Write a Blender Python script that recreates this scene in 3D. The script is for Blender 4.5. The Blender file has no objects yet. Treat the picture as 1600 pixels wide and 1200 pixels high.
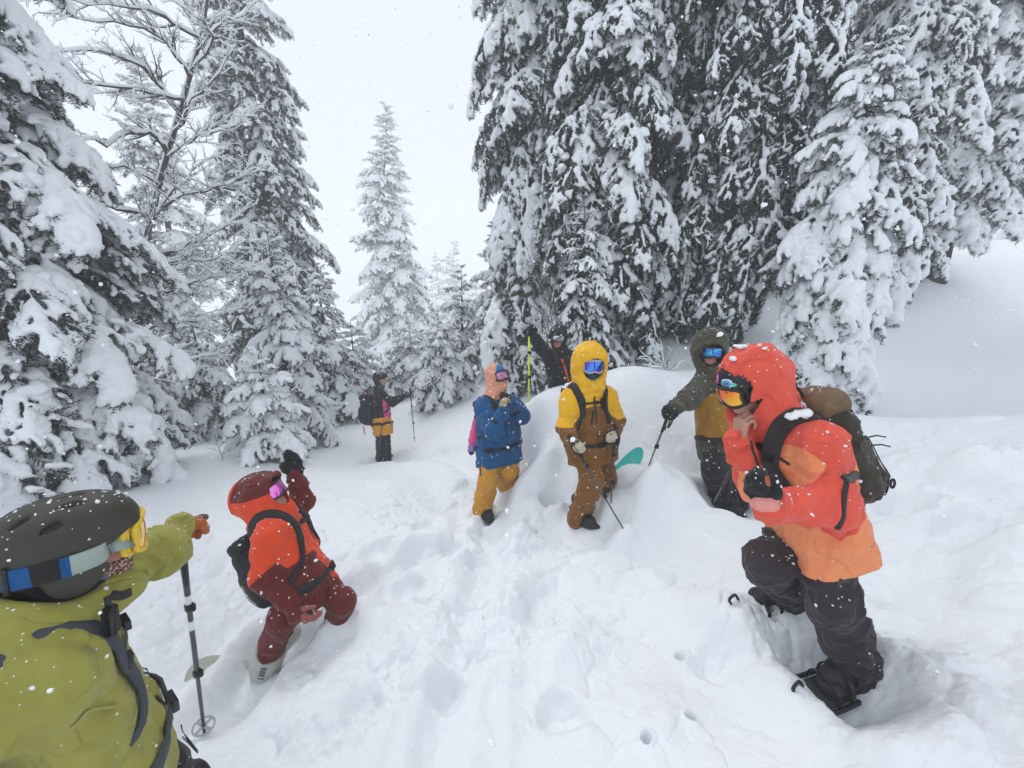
import bpy, math, random
import numpy as np
from mathutils import Vector, Matrix, Euler

# ------------------------------------------------------------------ camera
F_PX = 640.0                                   # focal length in pixels of a 1600 px wide frame
PITCH = math.radians(14.0)
CAM = np.array([0.0, 0.0, 2.25])
CT, ST = math.cos(PITCH), math.sin(PITCH)
S = bpy.context.scene
C = S.collection
cam_d = bpy.data.cameras.new('camera'); cam = bpy.data.objects.new('camera', cam_d); C.objects.link(cam)
cam.location = CAM; cam.rotation_euler = (math.radians(90) - PITCH, 0, 0)
cam_d.sensor_width = 36; cam_d.lens = 36 * F_PX / 1600; cam_d.clip_start = 0.03; cam_d.clip_end = 800
S.camera = cam
# ------------------------------------------------------------------ sky and sun (overcast, snowing)
SUN_EL, SUN_ROT = math.radians(52), math.radians(-35)
w = bpy.data.worlds.new('World'); S.world = w; w.use_nodes = True
nt = w.node_tree; nt.nodes.clear()
sky = nt.nodes.new('ShaderNodeTexSky'); sky.sky_type = 'NISHITA'; sky.sun_disc = False
sky.sun_elevation = SUN_EL; sky.sun_rotation = SUN_ROT; sky.altitude = 1500; sky.dust_density = 3
mx = nt.nodes.new('ShaderNodeMix'); mx.data_type = 'RGBA'; mx.inputs['Factor'].default_value = 0.93
mx.inputs['B'].default_value = (7.2, 7.75, 8.4, 1)           # the even cloud deck
bg = nt.nodes.new('ShaderNodeBackground'); bg.inputs['Strength'].default_value = 0.1
wo = nt.nodes.new('ShaderNodeOutputWorld')
nt.links.new(sky.outputs[0], mx.inputs['A']); nt.links.new(mx.outputs['Result'], bg.inputs['Color'])
nt.links.new(bg.outputs[0], wo.inputs[0])
sl = bpy.data.lights.new('sun', 'SUN'); sl.energy = 1.3; sl.angle = math.radians(40); sl.color = (1, .97, .93)
sun = bpy.data.objects.new('sun', sl); C.objects.link(sun)
sun.rotation_euler = (math.radians(38), 0, math.radians(35 + 180))
S.view_settings.view_transform = 'Standard'; S.view_settings.look = 'None'
S.view_settings.exposure = 0.32; S.view_settings.gamma = 1; S.view_settings.use_curve_mapping = False
S.render.engine = 'CYCLES'
cy = S.cycles
cy.max_bounces = 5; cy.diffuse_bounces = 3; cy.glossy_bounces = 2; cy.transmission_bounces = 2
cy.volume_bounces = 3; cy.transparent_max_bounces = 4; cy.caustics_reflective = False; cy.caustics_refractive = False
cy.use_adaptive_sampling = True; cy.adaptive_threshold = .03; cy.use_denoising = True
try:
    cy.denoiser = 'OPENIMAGEDENOISE'
except Exception:
    pass

# ------------------------------------------------------------------ small maths
def A(*v): return np.array(v, float)
def nrm(v): v = np.asarray(v, float); return v / (np.linalg.norm(v) + 1e-12)
def P(u, v, d):
    """World point seen at photo pixel (u, v) at depth d along the lens axis: used to take measurements off the photo."""
    x = (u - 800) / F_PX * d; yc = (600 - v) / F_PX * d
    return A(x, d * CT + yc * ST, CAM[2] - d * ST + yc * CT)

_rt = np.random.RandomState(7).rand(64, 64, 64).astype(np.float32)
def vnoise(x, y, z):
    x, y, z = np.broadcast_arrays(np.asarray(x, np.float32), np.asarray(y, np.float32), np.asarray(z, np.float32))
    xi, yi, zi = np.floor(x).astype(np.int32), np.floor(y).astype(np.int32), np.floor(z).astype(np.int32)
    fx, fy, fz = x - xi, y - yi, z - zi
    fx = fx * fx * (3 - 2 * fx); fy = fy * fy * (3 - 2 * fy); fz = fz * fz * (3 - 2 * fz)
    x0, x1, y0, y1, z0, z1 = xi & 63, (xi + 1) & 63, yi & 63, (yi + 1) & 63, zi & 63, (zi + 1) & 63
    g = _rt
    a = g[x0, y0, z0] * (1 - fx) + g[x1, y0, z0] * fx; b = g[x0, y1, z0] * (1 - fx) + g[x1, y1, z0] * fx
    c = g[x0, y0, z1] * (1 - fx) + g[x1, y0, z1] * fx; d = g[x0, y1, z1] * (1 - fx) + g[x1, y1, z1] * fx
    return (a * (1 - fy) + b * fy) * (1 - fz) + (c * (1 - fy) + d * fy) * fz
def fbm(x, y, z, o=4):
    s = 0; a = .5
    for i in range(o):
        s = s + a * vnoise(x * 2 ** i + 17.3 * i, y * 2 ** i + 5.1 * i, z * 2 ** i + 9.7 * i); a *= .5
    return s

# ------------------------------------------------------------------ signed-distance fields turned into meshes
class Field:
    def __init__(s, lo, hi, h):
        s.h = h; s.lo = np.asarray(lo, float); s.n = np.maximum(3, np.ceil((np.asarray(hi, float) - s.lo) / h).astype(int) + 1)
        s.d = np.full(s.n, 1.0, np.float32)
        s.ax = [(s.lo[i] + h * np.arange(s.n[i])).astype(np.float32) for i in range(3)]
    def box(s, lo, hi):
        i0 = np.clip(np.floor((np.asarray(lo) - s.lo) / s.h).astype(int), 0, s.n)
        i1 = np.clip(np.ceil((np.asarray(hi) - s.lo) / s.h).astype(int) + 1, 0, s.n)
        if np.any(i1 <= i0): return None
        sl = tuple(slice(i0[i], i1[i]) for i in range(3))
        return sl, s.ax[0][sl[0]][:, None, None], s.ax[1][sl[1]][None, :, None], s.ax[2][sl[2]][None, None, :]
    def put(s, sl, d, k, sub=False):
        o = s.d[sl]
        if sub:
            d = -d
            if k > 0:
                hh = np.clip(.5 - .5 * (d - o) / k, 0, 1); s.d[sl] = d * (1 - hh) + o * hh + k * hh * (1 - hh)
            else: s.d[sl] = np.maximum(o, d)
        elif k > 0:
            hh = np.clip(.5 + .5 * (d - o) / k, 0, 1); s.d[sl] = d * (1 - hh) + o * hh - k * hh * (1 - hh)
        else: s.d[sl] = np.minimum(o, d)
    def cone(s, a, b, ra, rb, k=.02, fold=0., freq=26., seed=0., sub=False):
        a = np.asarray(a, float); b = np.asarray(b, float); r = max(ra, rb) + k * 1.2 + 3 * s.h + fold
        g = s.box(np.minimum(a, b) - r, np.maximum(a, b) + r)
        if g is None: return
        sl, X, Y, Z = g; ba = b - a; L2 = float(ba @ ba) + 1e-12
        px, py, pz = X - a[0], Y - a[1], Z - a[2]
        t0 = (px * ba[0] + py * ba[1] + pz * ba[2]) / L2; t = np.clip(t0, 0, 1)
        qx, qy, qz = px - t * ba[0], py - t * ba[1], pz - t * ba[2]
        d = np.sqrt(qx * qx + qy * qy + qz * qz) - (ra + (rb - ra) * t)
        if fold:
            L = math.sqrt(L2); al = t0 * L * freq
            n = vnoise(qx * 9 + al * ba[0] / L + seed, qy * 9 + al * ba[1] / L + seed * 2.1, qz * 9 + al * ba[2] / L + seed * .7)
            n2 = vnoise(px * 11 + seed, py * 11, pz * 11 + seed)
            d = d + fold * (1.7 * np.abs(2 * n - 1) ** .8 - .75 + .7 * (n2 - .5))
        s.put(sl, d, k, sub)
    def tube(s, pts, rs, k=.02, **kw):
        for i in range(len(pts) - 1): s.cone(pts[i], pts[i + 1], rs[i], rs[i + 1], k, **kw)
    def ell(s, c, R, r, k=.02, sub=False, p=2.0):
        """ellipsoid at c, axes = columns of R, radii r; p > 2 squares it off"""
        c = np.asarray(c, float); r = np.asarray(r, float); m = float(max(r)) * (1.0 if p == 2 else 1.5) + k * 1.2 + 3 * s.h
        g = s.box(c - m, c + m)
        if g is None: return
        sl, X, Y, Z = g; px, py, pz = X - c[0], Y - c[1], Z - c[2]
        q = [(px * R[0, i] + py * R[1, i] + pz * R[2, i]) / r[i] for i in range(3)]
        if p == 2:
            k0 = np.sqrt(q[0] ** 2 + q[1] ** 2 + q[2] ** 2) + 1e-6
            k1 = np.sqrt((q[0] / r[0]) ** 2 + (q[1] / r[1]) ** 2 + (q[2] / r[2]) ** 2) + 1e-6
            d = k0 * (k0 - 1) / k1
        else:
            k0 = (np.abs(q[0]) ** p + np.abs(q[1]) ** p + np.abs(q[2]) ** p) ** (1 / p)
            d = (k0 - 1) * float(min(r))
        s.put(sl, d, k, sub)
    def plane_cut(s, c, n, k=.0, lo=None, hi=None):
        """remove what lies on the side n points to"""
        g = s.box(s.lo if lo is None else lo, s.lo + s.h * s.n if hi is None else hi)
        if g is None: return
        sl, X, Y, Z = g
        d = (X - c[0]) * n[0] + (Y - c[1]) * n[1] + (Z - c[2]) * n[2]
        s.put(sl, -d, k, True)
    def rough(s, amp, f, band=.08, o=2):
        i = np.nonzero(np.abs(s.d) < band)
        x, y, z = s.ax[0][i[0]], s.ax[1][i[1]], s.ax[2][i[2]]
        s.d[i] += amp * (2 * fbm(x * f, y * f, z * f, o) / (1 - .5 ** o) - 1)
    def folds(s, amp, f, band=.07, stretch=(1, 1, .45), seed=0.):
        """sharp-edged slack folds of a shell garment"""
        i = np.nonzero(np.abs(s.d) < band); x, y, z = s.ax[0][i[0]] * f * stretch[0], s.ax[1][i[1]] * f * stretch[1], s.ax[2][i[2]] * f * stretch[2]
        wx = x + 1.1 * vnoise(x * .6 + seed, y * .6, z * .9); wz = z + 1.4 * vnoise(x * .7, y * .7 + seed, z * .6 + 4)
        n = np.abs(2 * vnoise(wx + seed * 3, y, wz) - 1); n2 = np.abs(2 * vnoise(wx * 2.1, y * 2.1 + seed, wz * 2.1) - 1)
        s.d[i] += amp * (np.clip(n * 1.6, 0, 1) - .6) * .9 + amp * .45 * (np.clip(n2 * 1.6, 0, 1) - .6)
    def sample(s, p):
        q = (np.asarray(p, float) - s.lo) / s.h; q = np.clip(q, 0, s.n - 1.001); i = q.astype(int); f = q - i
        r = 0
        for a in (0, 1):
            for b in (0, 1):
                for c in (0, 1):
                    wgt = (f[0] if a else 1 - f[0]) * (f[1] if b else 1 - f[1]) * (f[2] if c else 1 - f[2])
                    r += wgt * s.d[i[0] + a, i[1] + b, i[2] + c]
        return float(r)
    def grad(s, p):
        e = s.h
        return nrm([s.sample(p + A(e, 0, 0)) - s.sample(p - A(e, 0, 0)), s.sample(p + A(0, e, 0)) - s.sample(p - A(0, e, 0)), s.sample(p + A(0, 0, e)) - s.sample(p - A(0, 0, e))])
    def snap(s, p, off=.004):
        p = np.array(p, float)
        for _ in range(14):
            d = s.sample(p); g = s.grad(p)
            p = p - g * np.clip(d - off, -.04, .04) * .8
        return p, s.grad(p)
    def mesh(s):
        d = s.d; sg = d < 0; n = s.n
        c = np.zeros(n - 1, np.uint8)
        sls = [(slice(None, -1), slice(1, None))[q] for q in (0, 1)]
        for a in (0, 1):
            for b in (0, 1):
                for e in (0, 1): c += sg[sls[a], sls[b], sls[e]]
        act = (c > 0) & (c < 8); ijk = np.argwhere(act)
        idx = np.full(n - 1, -1, np.int32); idx[act] = np.arange(len(ijk))
        cor = {(a, b, e): d[ijk[:, 0] + a, ijk[:, 1] + b, ijk[:, 2] + e] for a in (0, 1) for b in (0, 1) for e in (0, 1)}
        acc = np.zeros((len(ijk), 3)); cnt = np.zeros(len(ijk))
        for ax in range(3):
            for u in (0, 1):
                for v in (0, 1):
                    o0 = [0, 0, 0]; o = [q for q in range(3) if q != ax]; o0[o[0]] = u; o0[o[1]] = v
                    o1 = list(o0); o1[ax] = 1
                    d0, d1 = cor[tuple(o0)], cor[tuple(o1)]; m = (d0 < 0) != (d1 < 0)
                    t = np.where(m, d0 / np.where(np.abs(d0 - d1) < 1e-9, 1, d0 - d1), 0)
                    pt = np.repeat(np.array([o0], float), len(ijk), 0); pt[:, ax] = t
                    acc[m] += pt[m]; cnt[m] += 1
        V = s.lo + s.h * (ijk + acc / np.maximum(cnt, 1)[:, None])
        Fs = []
        for ax in range(3):
            a0 = [slice(None)] * 3; a1 = [slice(None)] * 3; a0[ax] = slice(None, -1); a1[ax] = slice(1, None)
            ch = sg[tuple(a0)] != sg[tuple(a1)]; e = np.argwhere(ch)
            o = [(1, 2), (2, 0), (0, 1)][ax]
            ok = (e[:, o[0]] > 0) & (e[:, o[1]] > 0) & (e[:, o[0]] < n[o[0]] - 1) & (e[:, o[1]] < n[o[1]] - 1)
            e = e[ok]
            if not len(e): continue
            ins = sg[e[:, 0], e[:, 1], e[:, 2]]
            def cell(du, dv):
                q = e.copy(); q[:, o[0]] += du; q[:, o[1]] += dv
                return idx[q[:, 0], q[:, 1], q[:, 2]]
            f = np.stack([cell(-1, -1), cell(0, -1), cell(0, 0), cell(-1, 0)], 1)
            f[~ins] = f[~ins][:, ::-1]
            Fs.append(f)
        F = np.concatenate(Fs) if Fs else np.zeros((0, 4), int)
        return V, F[(F >= 0).all(1)]

# ------------------------------------------------------------------ mesh objects
ORG = {}
def mesh_data(name, V, F, mats, midx=None, zone=None, smooth=True):
    V = np.asarray(V, np.float32); me = bpy.data.meshes.new(name)
    if isinstance(F, np.ndarray):
        k = F.shape[1]; nf = len(F); loops = F.reshape(-1); starts = np.arange(nf) * k
    else:
        nf = len(F); ln = np.array([len(f) for f in F], int); loops = np.array([i for f in F for i in f], int)
        starts = np.concatenate([[0], np.cumsum(ln)[:-1]]) if nf else np.zeros(0, int)
    me.vertices.add(len(V)); me.vertices.foreach_set('co', V.ravel())
    me.loops.add(len(loops)); me.loops.foreach_set('vertex_index', np.asarray(loops, np.int32))
    me.polygons.add(nf); me.polygons.foreach_set('loop_start', np.asarray(starts, np.int32))
    if midx is not None: me.polygons.foreach_set('material_index', np.asarray(midx, np.int32))
    me.polygons.foreach_set('use_smooth', np.full(nf, smooth))
    for m in (mats if isinstance(mats, (list, tuple)) else [mats]): me.materials.append(m)
    if zone is not None:
        a = me.attributes.new('zone', 'FLOAT', 'POINT'); a.data.foreach_set('value', np.asarray(zone, np.float32))
    me.update(calc_edges=True); me.validate()
    return me
def obj(name, V, F, mats, parent=None, midx=None, zone=None, smooth=True, kind=None, label=None):
    org = ORG.get(parent.name, np.zeros(3)) if parent is not None else np.zeros(3)
    o = bpy.data.objects.new(name, mesh_data(name, np.asarray(V, float) - org, F, mats, midx, zone, smooth)); C.objects.link(o)
    if parent is not None: o.parent = parent
    ORG[o.name] = org
    if kind: o['kind'] = kind
    if label: o['label'] = label
    return o
def thing(name, label, cat, loc, group=None):
    o = bpy.data.objects.new(name, None); C.objects.link(o); o.empty_display_size = .1
    o.location = [float(q) for q in loc]; o['label'] = label; o['category'] = cat
    if group: o['group'] = group
    ORG[o.name] = np.asarray(loc, float); return o

class MB:
    def __init__(s): s.V = []; s.F = []; s.M = []; s.n = 0
    def add(s, V, F, m=0):
        V = np.asarray(V, float); s.V.append(V); s.F += [tuple(int(i) + s.n for i in f) for f in F]; s.M += [m] * len(F); s.n += len(V)
    def tube(s, pts, rs, seg=8, m=0, cap=True, flat=1.0):
        pts = np.asarray(pts, float); n = len(pts)
        rs = np.full(n, rs) if np.isscalar(rs) else np.asarray(rs, float)
        T = np.gradient(pts, axis=0); T /= np.linalg.norm(T, axis=1)[:, None] + 1e-12
        up = A(0, 0, 1) if abs(T[0][2]) < .9 else A(1, 0, 0); Nn = nrm(np.cross(T[0], up)); V = []
        for i in range(n):
            Nn = nrm(Nn - T[i] * (Nn @ T[i])); B = np.cross(T[i], Nn)
            for j in range(seg):
                a = 2 * math.pi * j / seg; V.append(pts[i] + rs[i] * (math.cos(a) * Nn + flat * math.sin(a) * B))
        F = [(i * seg + j, i * seg + (j + 1) % seg, (i + 1) * seg + (j + 1) % seg, (i + 1) * seg + j) for i in range(n - 1) for j in range(seg)]
        if cap: F += [tuple(range(seg))[::-1], tuple((n - 1) * seg + j for j in range(seg))]
        s.add(V, F, m)
    def ribbon(s, pts, nors, wd, th=.006, m=0):
        """flat band with thickness; its middle runs over pts, nors point away from what it lies on"""
        pts = np.asarray(pts, float); n = len(pts); T = np.gradient(pts, axis=0); V = []
        wd = np.full(n, wd) if np.isscalar(wd) else np.asarray(wd, float)
        for i in range(n):
            N_ = nrm(nors[i]); B = nrm(np.cross(nrm(T[i]), N_)); hw = wd[i] / 2; e = th * .45
            V += [pts[i] - B * hw, pts[i] - B * hw + N_ * (th - e), pts[i] - B * (hw - e) + N_ * th, pts[i] + B * (hw - e) + N_ * th, pts[i] + B * hw + N_ * (th - e), pts[i] + B * hw]
        k = 6
        F = [(i * k + j, i * k + (j + 1) % k, (i + 1) * k + (j + 1) % k, (i + 1) * k + j) for i in range(n - 1) for j in range(k)]
        F += [tuple(range(k))[::-1], tuple((n - 1) * k + j for j in range(k))]
        s.add(V, F, m)
    def box(s, c, R, r, m=0, bev=.2):
        """bevelled box, half sizes r"""
        r = np.asarray(r, float); b = min(r) * bev; V = []; F = []
        sg = [(x, y, z) for x in (-1, 1) for y in (-1, 1) for z in (-1, 1)]; ids = {}
        for q in sg:
            for ax in range(3):
                p = np.array([q[i] * (r[i] if i == ax else r[i] - b) for i in range(3)]); ids[q, ax] = len(V); V.append(np.asarray(c) + R @ p)
        for ax in range(3):
            o = [i for i in range(3) if i != ax]
            for sgn in (-1, 1):
                f = []
                for (u, v) in ((-1, -1), (1, -1), (1, 1), (-1, 1)):
                    q = [0, 0, 0]; q[ax] = sgn; q[o[0]] = u; q[o[1]] = v; f.append(ids[tuple(q), ax])
                F.append(f if (sgn == 1) == (ax != 1) else f[::-1])
            for u in (-1, 1):
                for v in (-1, 1):
                    q0 = [0, 0, 0]; q0[o[0]] = u; q0[o[1]] = v; q1 = list(q0); q0[ax] = -1; q1[ax] = 1; q0 = tuple(q0); q1 = tuple(q1)
                    F.append([ids[q0, o[0]], ids[q1, o[0]], ids[q1, o[1]], ids[q0, o[1]]])
        for q in sg: F.append([ids[q, 0], ids[q, 1], ids[q, 2]])
        s.add(V, F, m)
    def build(s, name, mats, parent=None, **kw):
        return obj(name, np.concatenate(s.V), s.F, mats, parent, midx=s.M, **kw)
def smooth_path(pts, n=24):
    """Catmull-Rom through pts"""
    pts = [np.asarray(p, float) for p in pts]; q = [2 * pts[0] - pts[1]] + pts + [2 * pts[-1] - pts[-2]]; out = []
    m = len(pts) - 1
    for k in range(n):
        t = k / (n - 1) * m; i = min(int(t), m - 1); f = t - i; a, b, c, d = q[i:i + 4]
        out.append(.5 * (2 * b + (c - a) * f + (2 * a - 5 * b + 4 * c - d) * f * f + (3 * b - a - 3 * c + d) * f ** 3))
    return np.array(out)

# ------------------------------------------------------------------ materials
def new_mat(name):
    m = bpy.data.materials.new(name); m.use_nodes = True; t = m.node_tree
    return m, t, t.nodes['Principled BSDF']
def N(t, kind, **kw):
    n = t.nodes.new(kind)
    for k, v in kw.items():
        if k in n.inputs: n.inputs[k].default_value = v
        else: setattr(n, k, v)
    return n
def mixc(t, fac, a, b):
    m = N(t, 'ShaderNodeMix', data_type='RGBA')
    for key, val in (('Factor', fac), ('A', a), ('B', b)):
        if hasattr(val, 'is_output'): t.links.new(val, m.inputs[key])
        else: m.inputs[key].default_value = val if key == 'Factor' else (*val, 1)[:4]
    return m.outputs['Result']
def ramp(t, fac, pts):
    r = N(t, 'ShaderNodeValToRGB'); e = r.color_ramp.elements
    while len(e) < len(pts): e.new(.5)
    for i, (p, c) in enumerate(pts): e[i].position = p; e[i].color = (*c, 1)[:4]
    t.links.new(fac, r.inputs[0]); return r.outputs[0]
def tex(t, scale, detail=3, rough=.6, kind='ShaderNodeTexNoise', coord='Object'):
    tc = N(t, 'ShaderNodeTexCoord'); n = N(t, kind, Scale=scale)
    if kind == 'ShaderNodeTexNoise': n.inputs['Detail'].default_value = detail; n.inputs['Roughness'].default_value = rough
    t.links.new(tc.outputs[coord], n.inputs['Vector']); return n
def bump(t, b, h, strength=.3, dist=.01, prev=None):
    n = N(t, 'ShaderNodeBump', Strength=strength, Distance=dist); t.links.new(h, n.inputs['Height'])
    if prev is not None: t.links.new(prev, n.inputs['Normal'])
    t.links.new(n.outputs[0], b.inputs['Normal']); return n.outputs[0]

def mat_snow(name='snow', col=(.86, .885, .92), bs=.35, sc=90):
    m, t, b = new_mat(name)
    n = tex(t, sc, 4, .65)
    t.links.new(mixc(t, n.outputs[0], [c * .97 for c in col], col), b.inputs['Base Color'])
    b.inputs['Roughness'].default_value = .7; b.inputs['Specular IOR Level'].default_value = .15
    n2 = tex(t, 23, 3, .6); p = bump(t, b, n2.outputs[0], bs * .7, .02); bump(t, b, n.outputs[0], bs, .006, p)
    return m
def mat_plain(name, col, rough=.6, metal=0., var=.12, sc=30, bs=.1, spec=.4):
    m, t, b = new_mat(name); n = tex(t, sc, 3)
    t.links.new(mixc(t, n.outputs[0], [c * (1 - var) for c in col], [min(1, c * (1 + var)) for c in col]), b.inputs['Base Color'])
    b.inputs['Roughness'].default_value = rough; b.inputs['Metallic'].default_value = metal; b.inputs['Specular IOR Level'].default_value = spec
    if bs: bump(t, b, n.outputs[0], bs, .004)
    return m
def mat_cloth(name, c1, c2=None, c3=None, rough=.8, weave=.12, spec=.25):
    """woven shell fabric; a second and third colour take over where the garment's panels change (vertex value zone > 0, > 1)"""
    m, t, b = new_mat(name); n = tex(t, 7, 9, .7)
    def two(c): return mixc(t, n.outputs[0], [q * .74 for q in c], [min(1, q * 1.2) for q in c])
    col = two(c1)
    if c2 is not None:
        at = N(t, 'ShaderNodeAttribute', attribute_name='zone')
        g = N(t, 'ShaderNodeMath', operation='GREATER_THAN'); g.inputs[1].default_value = 0; t.links.new(at.outputs['Fac'], g.inputs[0])
        col = mixc(t, g.outputs[0], col, two(c2))
        if c3 is not None:
            g = N(t, 'ShaderNodeMath', operation='GREATER_THAN'); g.inputs[1].default_value = 1; t.links.new(at.outputs['Fac'], g.inputs[0])
            col = mixc(t, g.outputs[0], col, two(c3))
    t.links.new(col, b.inputs['Base Color'])
    b.inputs['Roughness'].default_value = rough; b.inputs['Specular IOR Level'].default_value = spec
    b.inputs['Sheen Weight'].default_value = .12
    wv = tex(t, 420, 1); n3 = tex(t, 42, 3, .6)
    cr = tex(t, 5.5, 2, .5); cr.inputs['Distortion'].default_value = .6       # creases of the shell
    f = N(t, 'ShaderNodeMath', operation='SUBTRACT'); f.inputs[1].default_value = .5; t.links.new(cr.outputs[0], f.inputs[0])
    f2 = N(t, 'ShaderNodeMath', operation='ABSOLUTE'); t.links.new(f.outputs[0], f2.inputs[0])
    f3 = N(t, 'ShaderNodeMath', operation='POWER'); f3.inputs[1].default_value = .6; t.links.new(f2.outputs[0], f3.inputs[0])
    p = bump(t, b, f3.outputs[0], .6, .06); p = bump(t, b, n3.outputs[0], .3, .006, p); bump(t, b, wv.outputs[0], weave, .001, p)
    return m
# ------------------------------------------------------------------ snow ground: fitted through points measured in the photo
M_SNOW = mat_snow('ground_snow', sc=120, bs=.5)
CTRL = [P(*q) for q in [
 (800,1200,1.75),(500,1200,1.85),(330,1185,1.98),(1100,1200,1.65),(1400,1200,1.5),(1600,1200,1.35),(320,1150,2.05),
 (1310,1090,1.9),(1190,950,2.35),(1450,900,2.4),(1600,900,2.2),(1600,700,3.2),(1450,700,3.6),(1600,650,3.95),(1340,655,4.2),(1470,649,4.1),
 (1400,600,7),(1600,600,6.5),(1600,500,8.5),(1600,388,11),(1420,432,9.5),(1330,560,7),(1500,410,10.2),
 (905,825,3.85),(755,810,4.55),(795,757,4.85),(800,950,2.75),(650,900,3.1),(1000,900,2.9),(600,1050,2.3),(960,1050,2.25),
 (415,1055,2.72),(520,972,2.9),(290,1060,2.55),(1000,578,4.9),(930,603,4.9),(850,622,5.0),(1060,612,4.8),(1000,700,4.25),(1000,765,3.85),
 (1130,790,3.75),(1050,765,3.5),(1060,850,3.1),(600,720,8),(540,722,7.5),(700,662,8.5),(690,640,10),(400,712,6.5),(320,740,5.5),(260,800,4.2),
 (0,800,3.6),(0,860,2.9),(500,755,5.2),(650,750,5.6),(1090,565,6.5),(1240,600,5.6),(1105,505,7.5),(640,830,3.9),(560,790,4.5),(850,700,4.7),(1250,760,3.6),(830,735,4.6),(850,795,4.1),(880,752,4.25),(940,760,4.0),(880,628,4.9),(905,620,4.95),(960,640,4.6)]]
CTRL += [A(.6, 6.1, .35), A(1.6, 6.0, .7), A(1.3, 9, .3), A(4.2, 5.3, .35), A(5.6, 5.1, .35), A(6.6, 4.9, .45), A(0, 25, -4.4), A(-15, 15, -3), A(-8, 30, -5.5), A(15, 20, 3.2), A(22, 12, 4.0), A(0, 60, -12),
 A(60, 60, 6), A(-60, 60, -18), A(60, 0, 8), A(-60, 0, -9), A(0, -40, 2), A(-3, -2, -.2), A(3, -2, 1.4), A(0, -.2, .35), A(-1.2, .6, .0), A(-6, 2, -.2), A(90, 100, 8), A(-90, 100, -26), A(0, 110, -20), A(110, 0, 10), A(-110, 0, -16),
 A(110, -100, 10), A(-110, -100, -10), A(0, -110, 4), A(12, 15, 3.0)]
CTRL = np.array(CTRL)
def _tps(r2): return np.where(r2 > 1e-9, .5 * r2 * np.log(np.maximum(r2, 1e-9)), 0)
def _fit(c, lam=.004):
    n = len(c); xy = c[:, :2]; d2 = ((xy[:, None] - xy[None]) ** 2).sum(-1)
    K = _tps(d2) + lam * np.eye(n); Q = np.c_[np.ones(n), xy]
    M_ = np.block([[K, Q], [Q.T, np.zeros((3, 3))]])
    return np.linalg.solve(M_, np.r_[c[:, 2], np.zeros(3)])
_W = _fit(CTRL)
def base_z(x, y):
    x = np.atleast_1d(np.asarray(x, float)); y = np.atleast_1d(np.asarray(y, float)); z = _W[-3] + _W[-2] * x + _W[-1] * y
    for i, c in enumerate(CTRL): z = z + _W[i] * _tps((x - c[0]) ** 2 + (y - c[1]) ** 2)
    return z
def seg_d(x, y, pts):
    d = np.full_like(x, 1e9)
    for a, b in zip(pts[:-1], pts[1:]):
        ba = b - a; t = np.clip(((x - a[0]) * ba[0] + (y - a[1]) * ba[1]) / (ba @ ba), 0, 1)
        d = np.minimum(d, np.hypot(x - a[0] - t * ba[0], y - a[1] - t * ba[1]))
    return d
def xy(u, v, d): return P(u, v, d)[:2]
TRACKS = [  # dug-in trails through the powder: path, half width, depth
 ([xy(700,1200,1.8), xy(745,1000,2.6), xy(760,880,3.2), xy(775,790,4.5)], .16, .10),
 ([xy(330,1120,2.1), xy(420,1010,2.85), xy(520,960,2.95), xy(700,860,3.6)], .17, .13),
 ([xy(860,790,4.2), xy(905,835,3.8), xy(1010,850,3.2), xy(1180,960,2.4), xy(1330,1100,1.85)], .2, .06),
 ([xy(1600,760,2.9), xy(1450,860,2.5), xy(1400,1000,2.1), xy(1330,1100,1.85)], .2, .05),
 ([xy(600,725,7.8), xy(720,700,6.2), xy(800,760,4.8)], .3, .14),
 ([xy(1120,800,3.7), xy(1000,850,3.2), xy(880,900,2.9), xy(800,1010,2.4)], .18, .08)]
_rg = np.random.RandomState(11)
_c = []
for _ in range(1500):                                          # clods thrown up by the digging
    u, v = _rg.uniform(200, 1650), _rg.uniform(690, 1230); d = 1.9 / ((.242 + .97 * (v - 600) / 640) + 1e-3) * _rg.uniform(.9, 1.1)
    if d > 8: continue
    q = P(u, v, d); _c.append((q[0], q[1], _rg.uniform(.025, .075) * (1 + 1.5 * (_rg.rand() < .14) + .5 * (d > 3.2)), _rg.uniform(.2, .62), _rg.rand() * 6.28))
PITS = [(1062,1048,2.25,.024,.05),(1085,1165,1.85,.026,.06),(1010,1185,1.75,.02,.05),(866,772,4.15,.11,.12),(755,812,4.5,.14,.12),(905,822,3.85,.15,.06),(480,1010,2.85,.16,.1),(1330,1090,1.85,.2,.05),
        (1150,790,3.6,.25,.14),(1420,760,3.0,.16,.12),(1540,800,2.6,.2,.14),(640,950,2.95,.10,.07),(700,1080,2.15,.09,.06),(930,950,2.7,.1,.07),(1120,1050,2.15,.1,.06),(560,1120,2.1,.09,.06),(880,1120,1.95,.1,.06),(660,820,4.1,.16,.09),(590,870,3.5,.14,.09)]
HEAPS = [(1400,1055,1.93,.2,.09),(1000,745,3.95,.2,.09),(1060,765,3.6,.26,.11),(960,790,3.75,.12,.1),(830,745,4.5,.25,.2),(870,800,4.05,.09,.12),(835,800,4.15,.12,.1),(1190,880,2.75,.25,.08),(1560,720,3.0,.22,.16),(1440,720,3.35,.25,.12),(1590,840,2.4,.2,.14),(1500,790,2.75,.18,.12),
         (900,1010,2.4,.2,.09),(640,1000,2.5,.16,.08),(500,1110,2.15,.18,.08),(1000,1120,1.95,.22,.08),(800,840,3.7,.2,.09),(700,790,4.4,.2,.08),(620,760,5.3,.3,.08),(1100,960,2.5,.2,.07)]
CREST = [xy(850,622,5.0), xy(930,600,4.9), xy(1000,578,4.9), xy(1060,605,4.8), xy(1120,650,4.6)]
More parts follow.
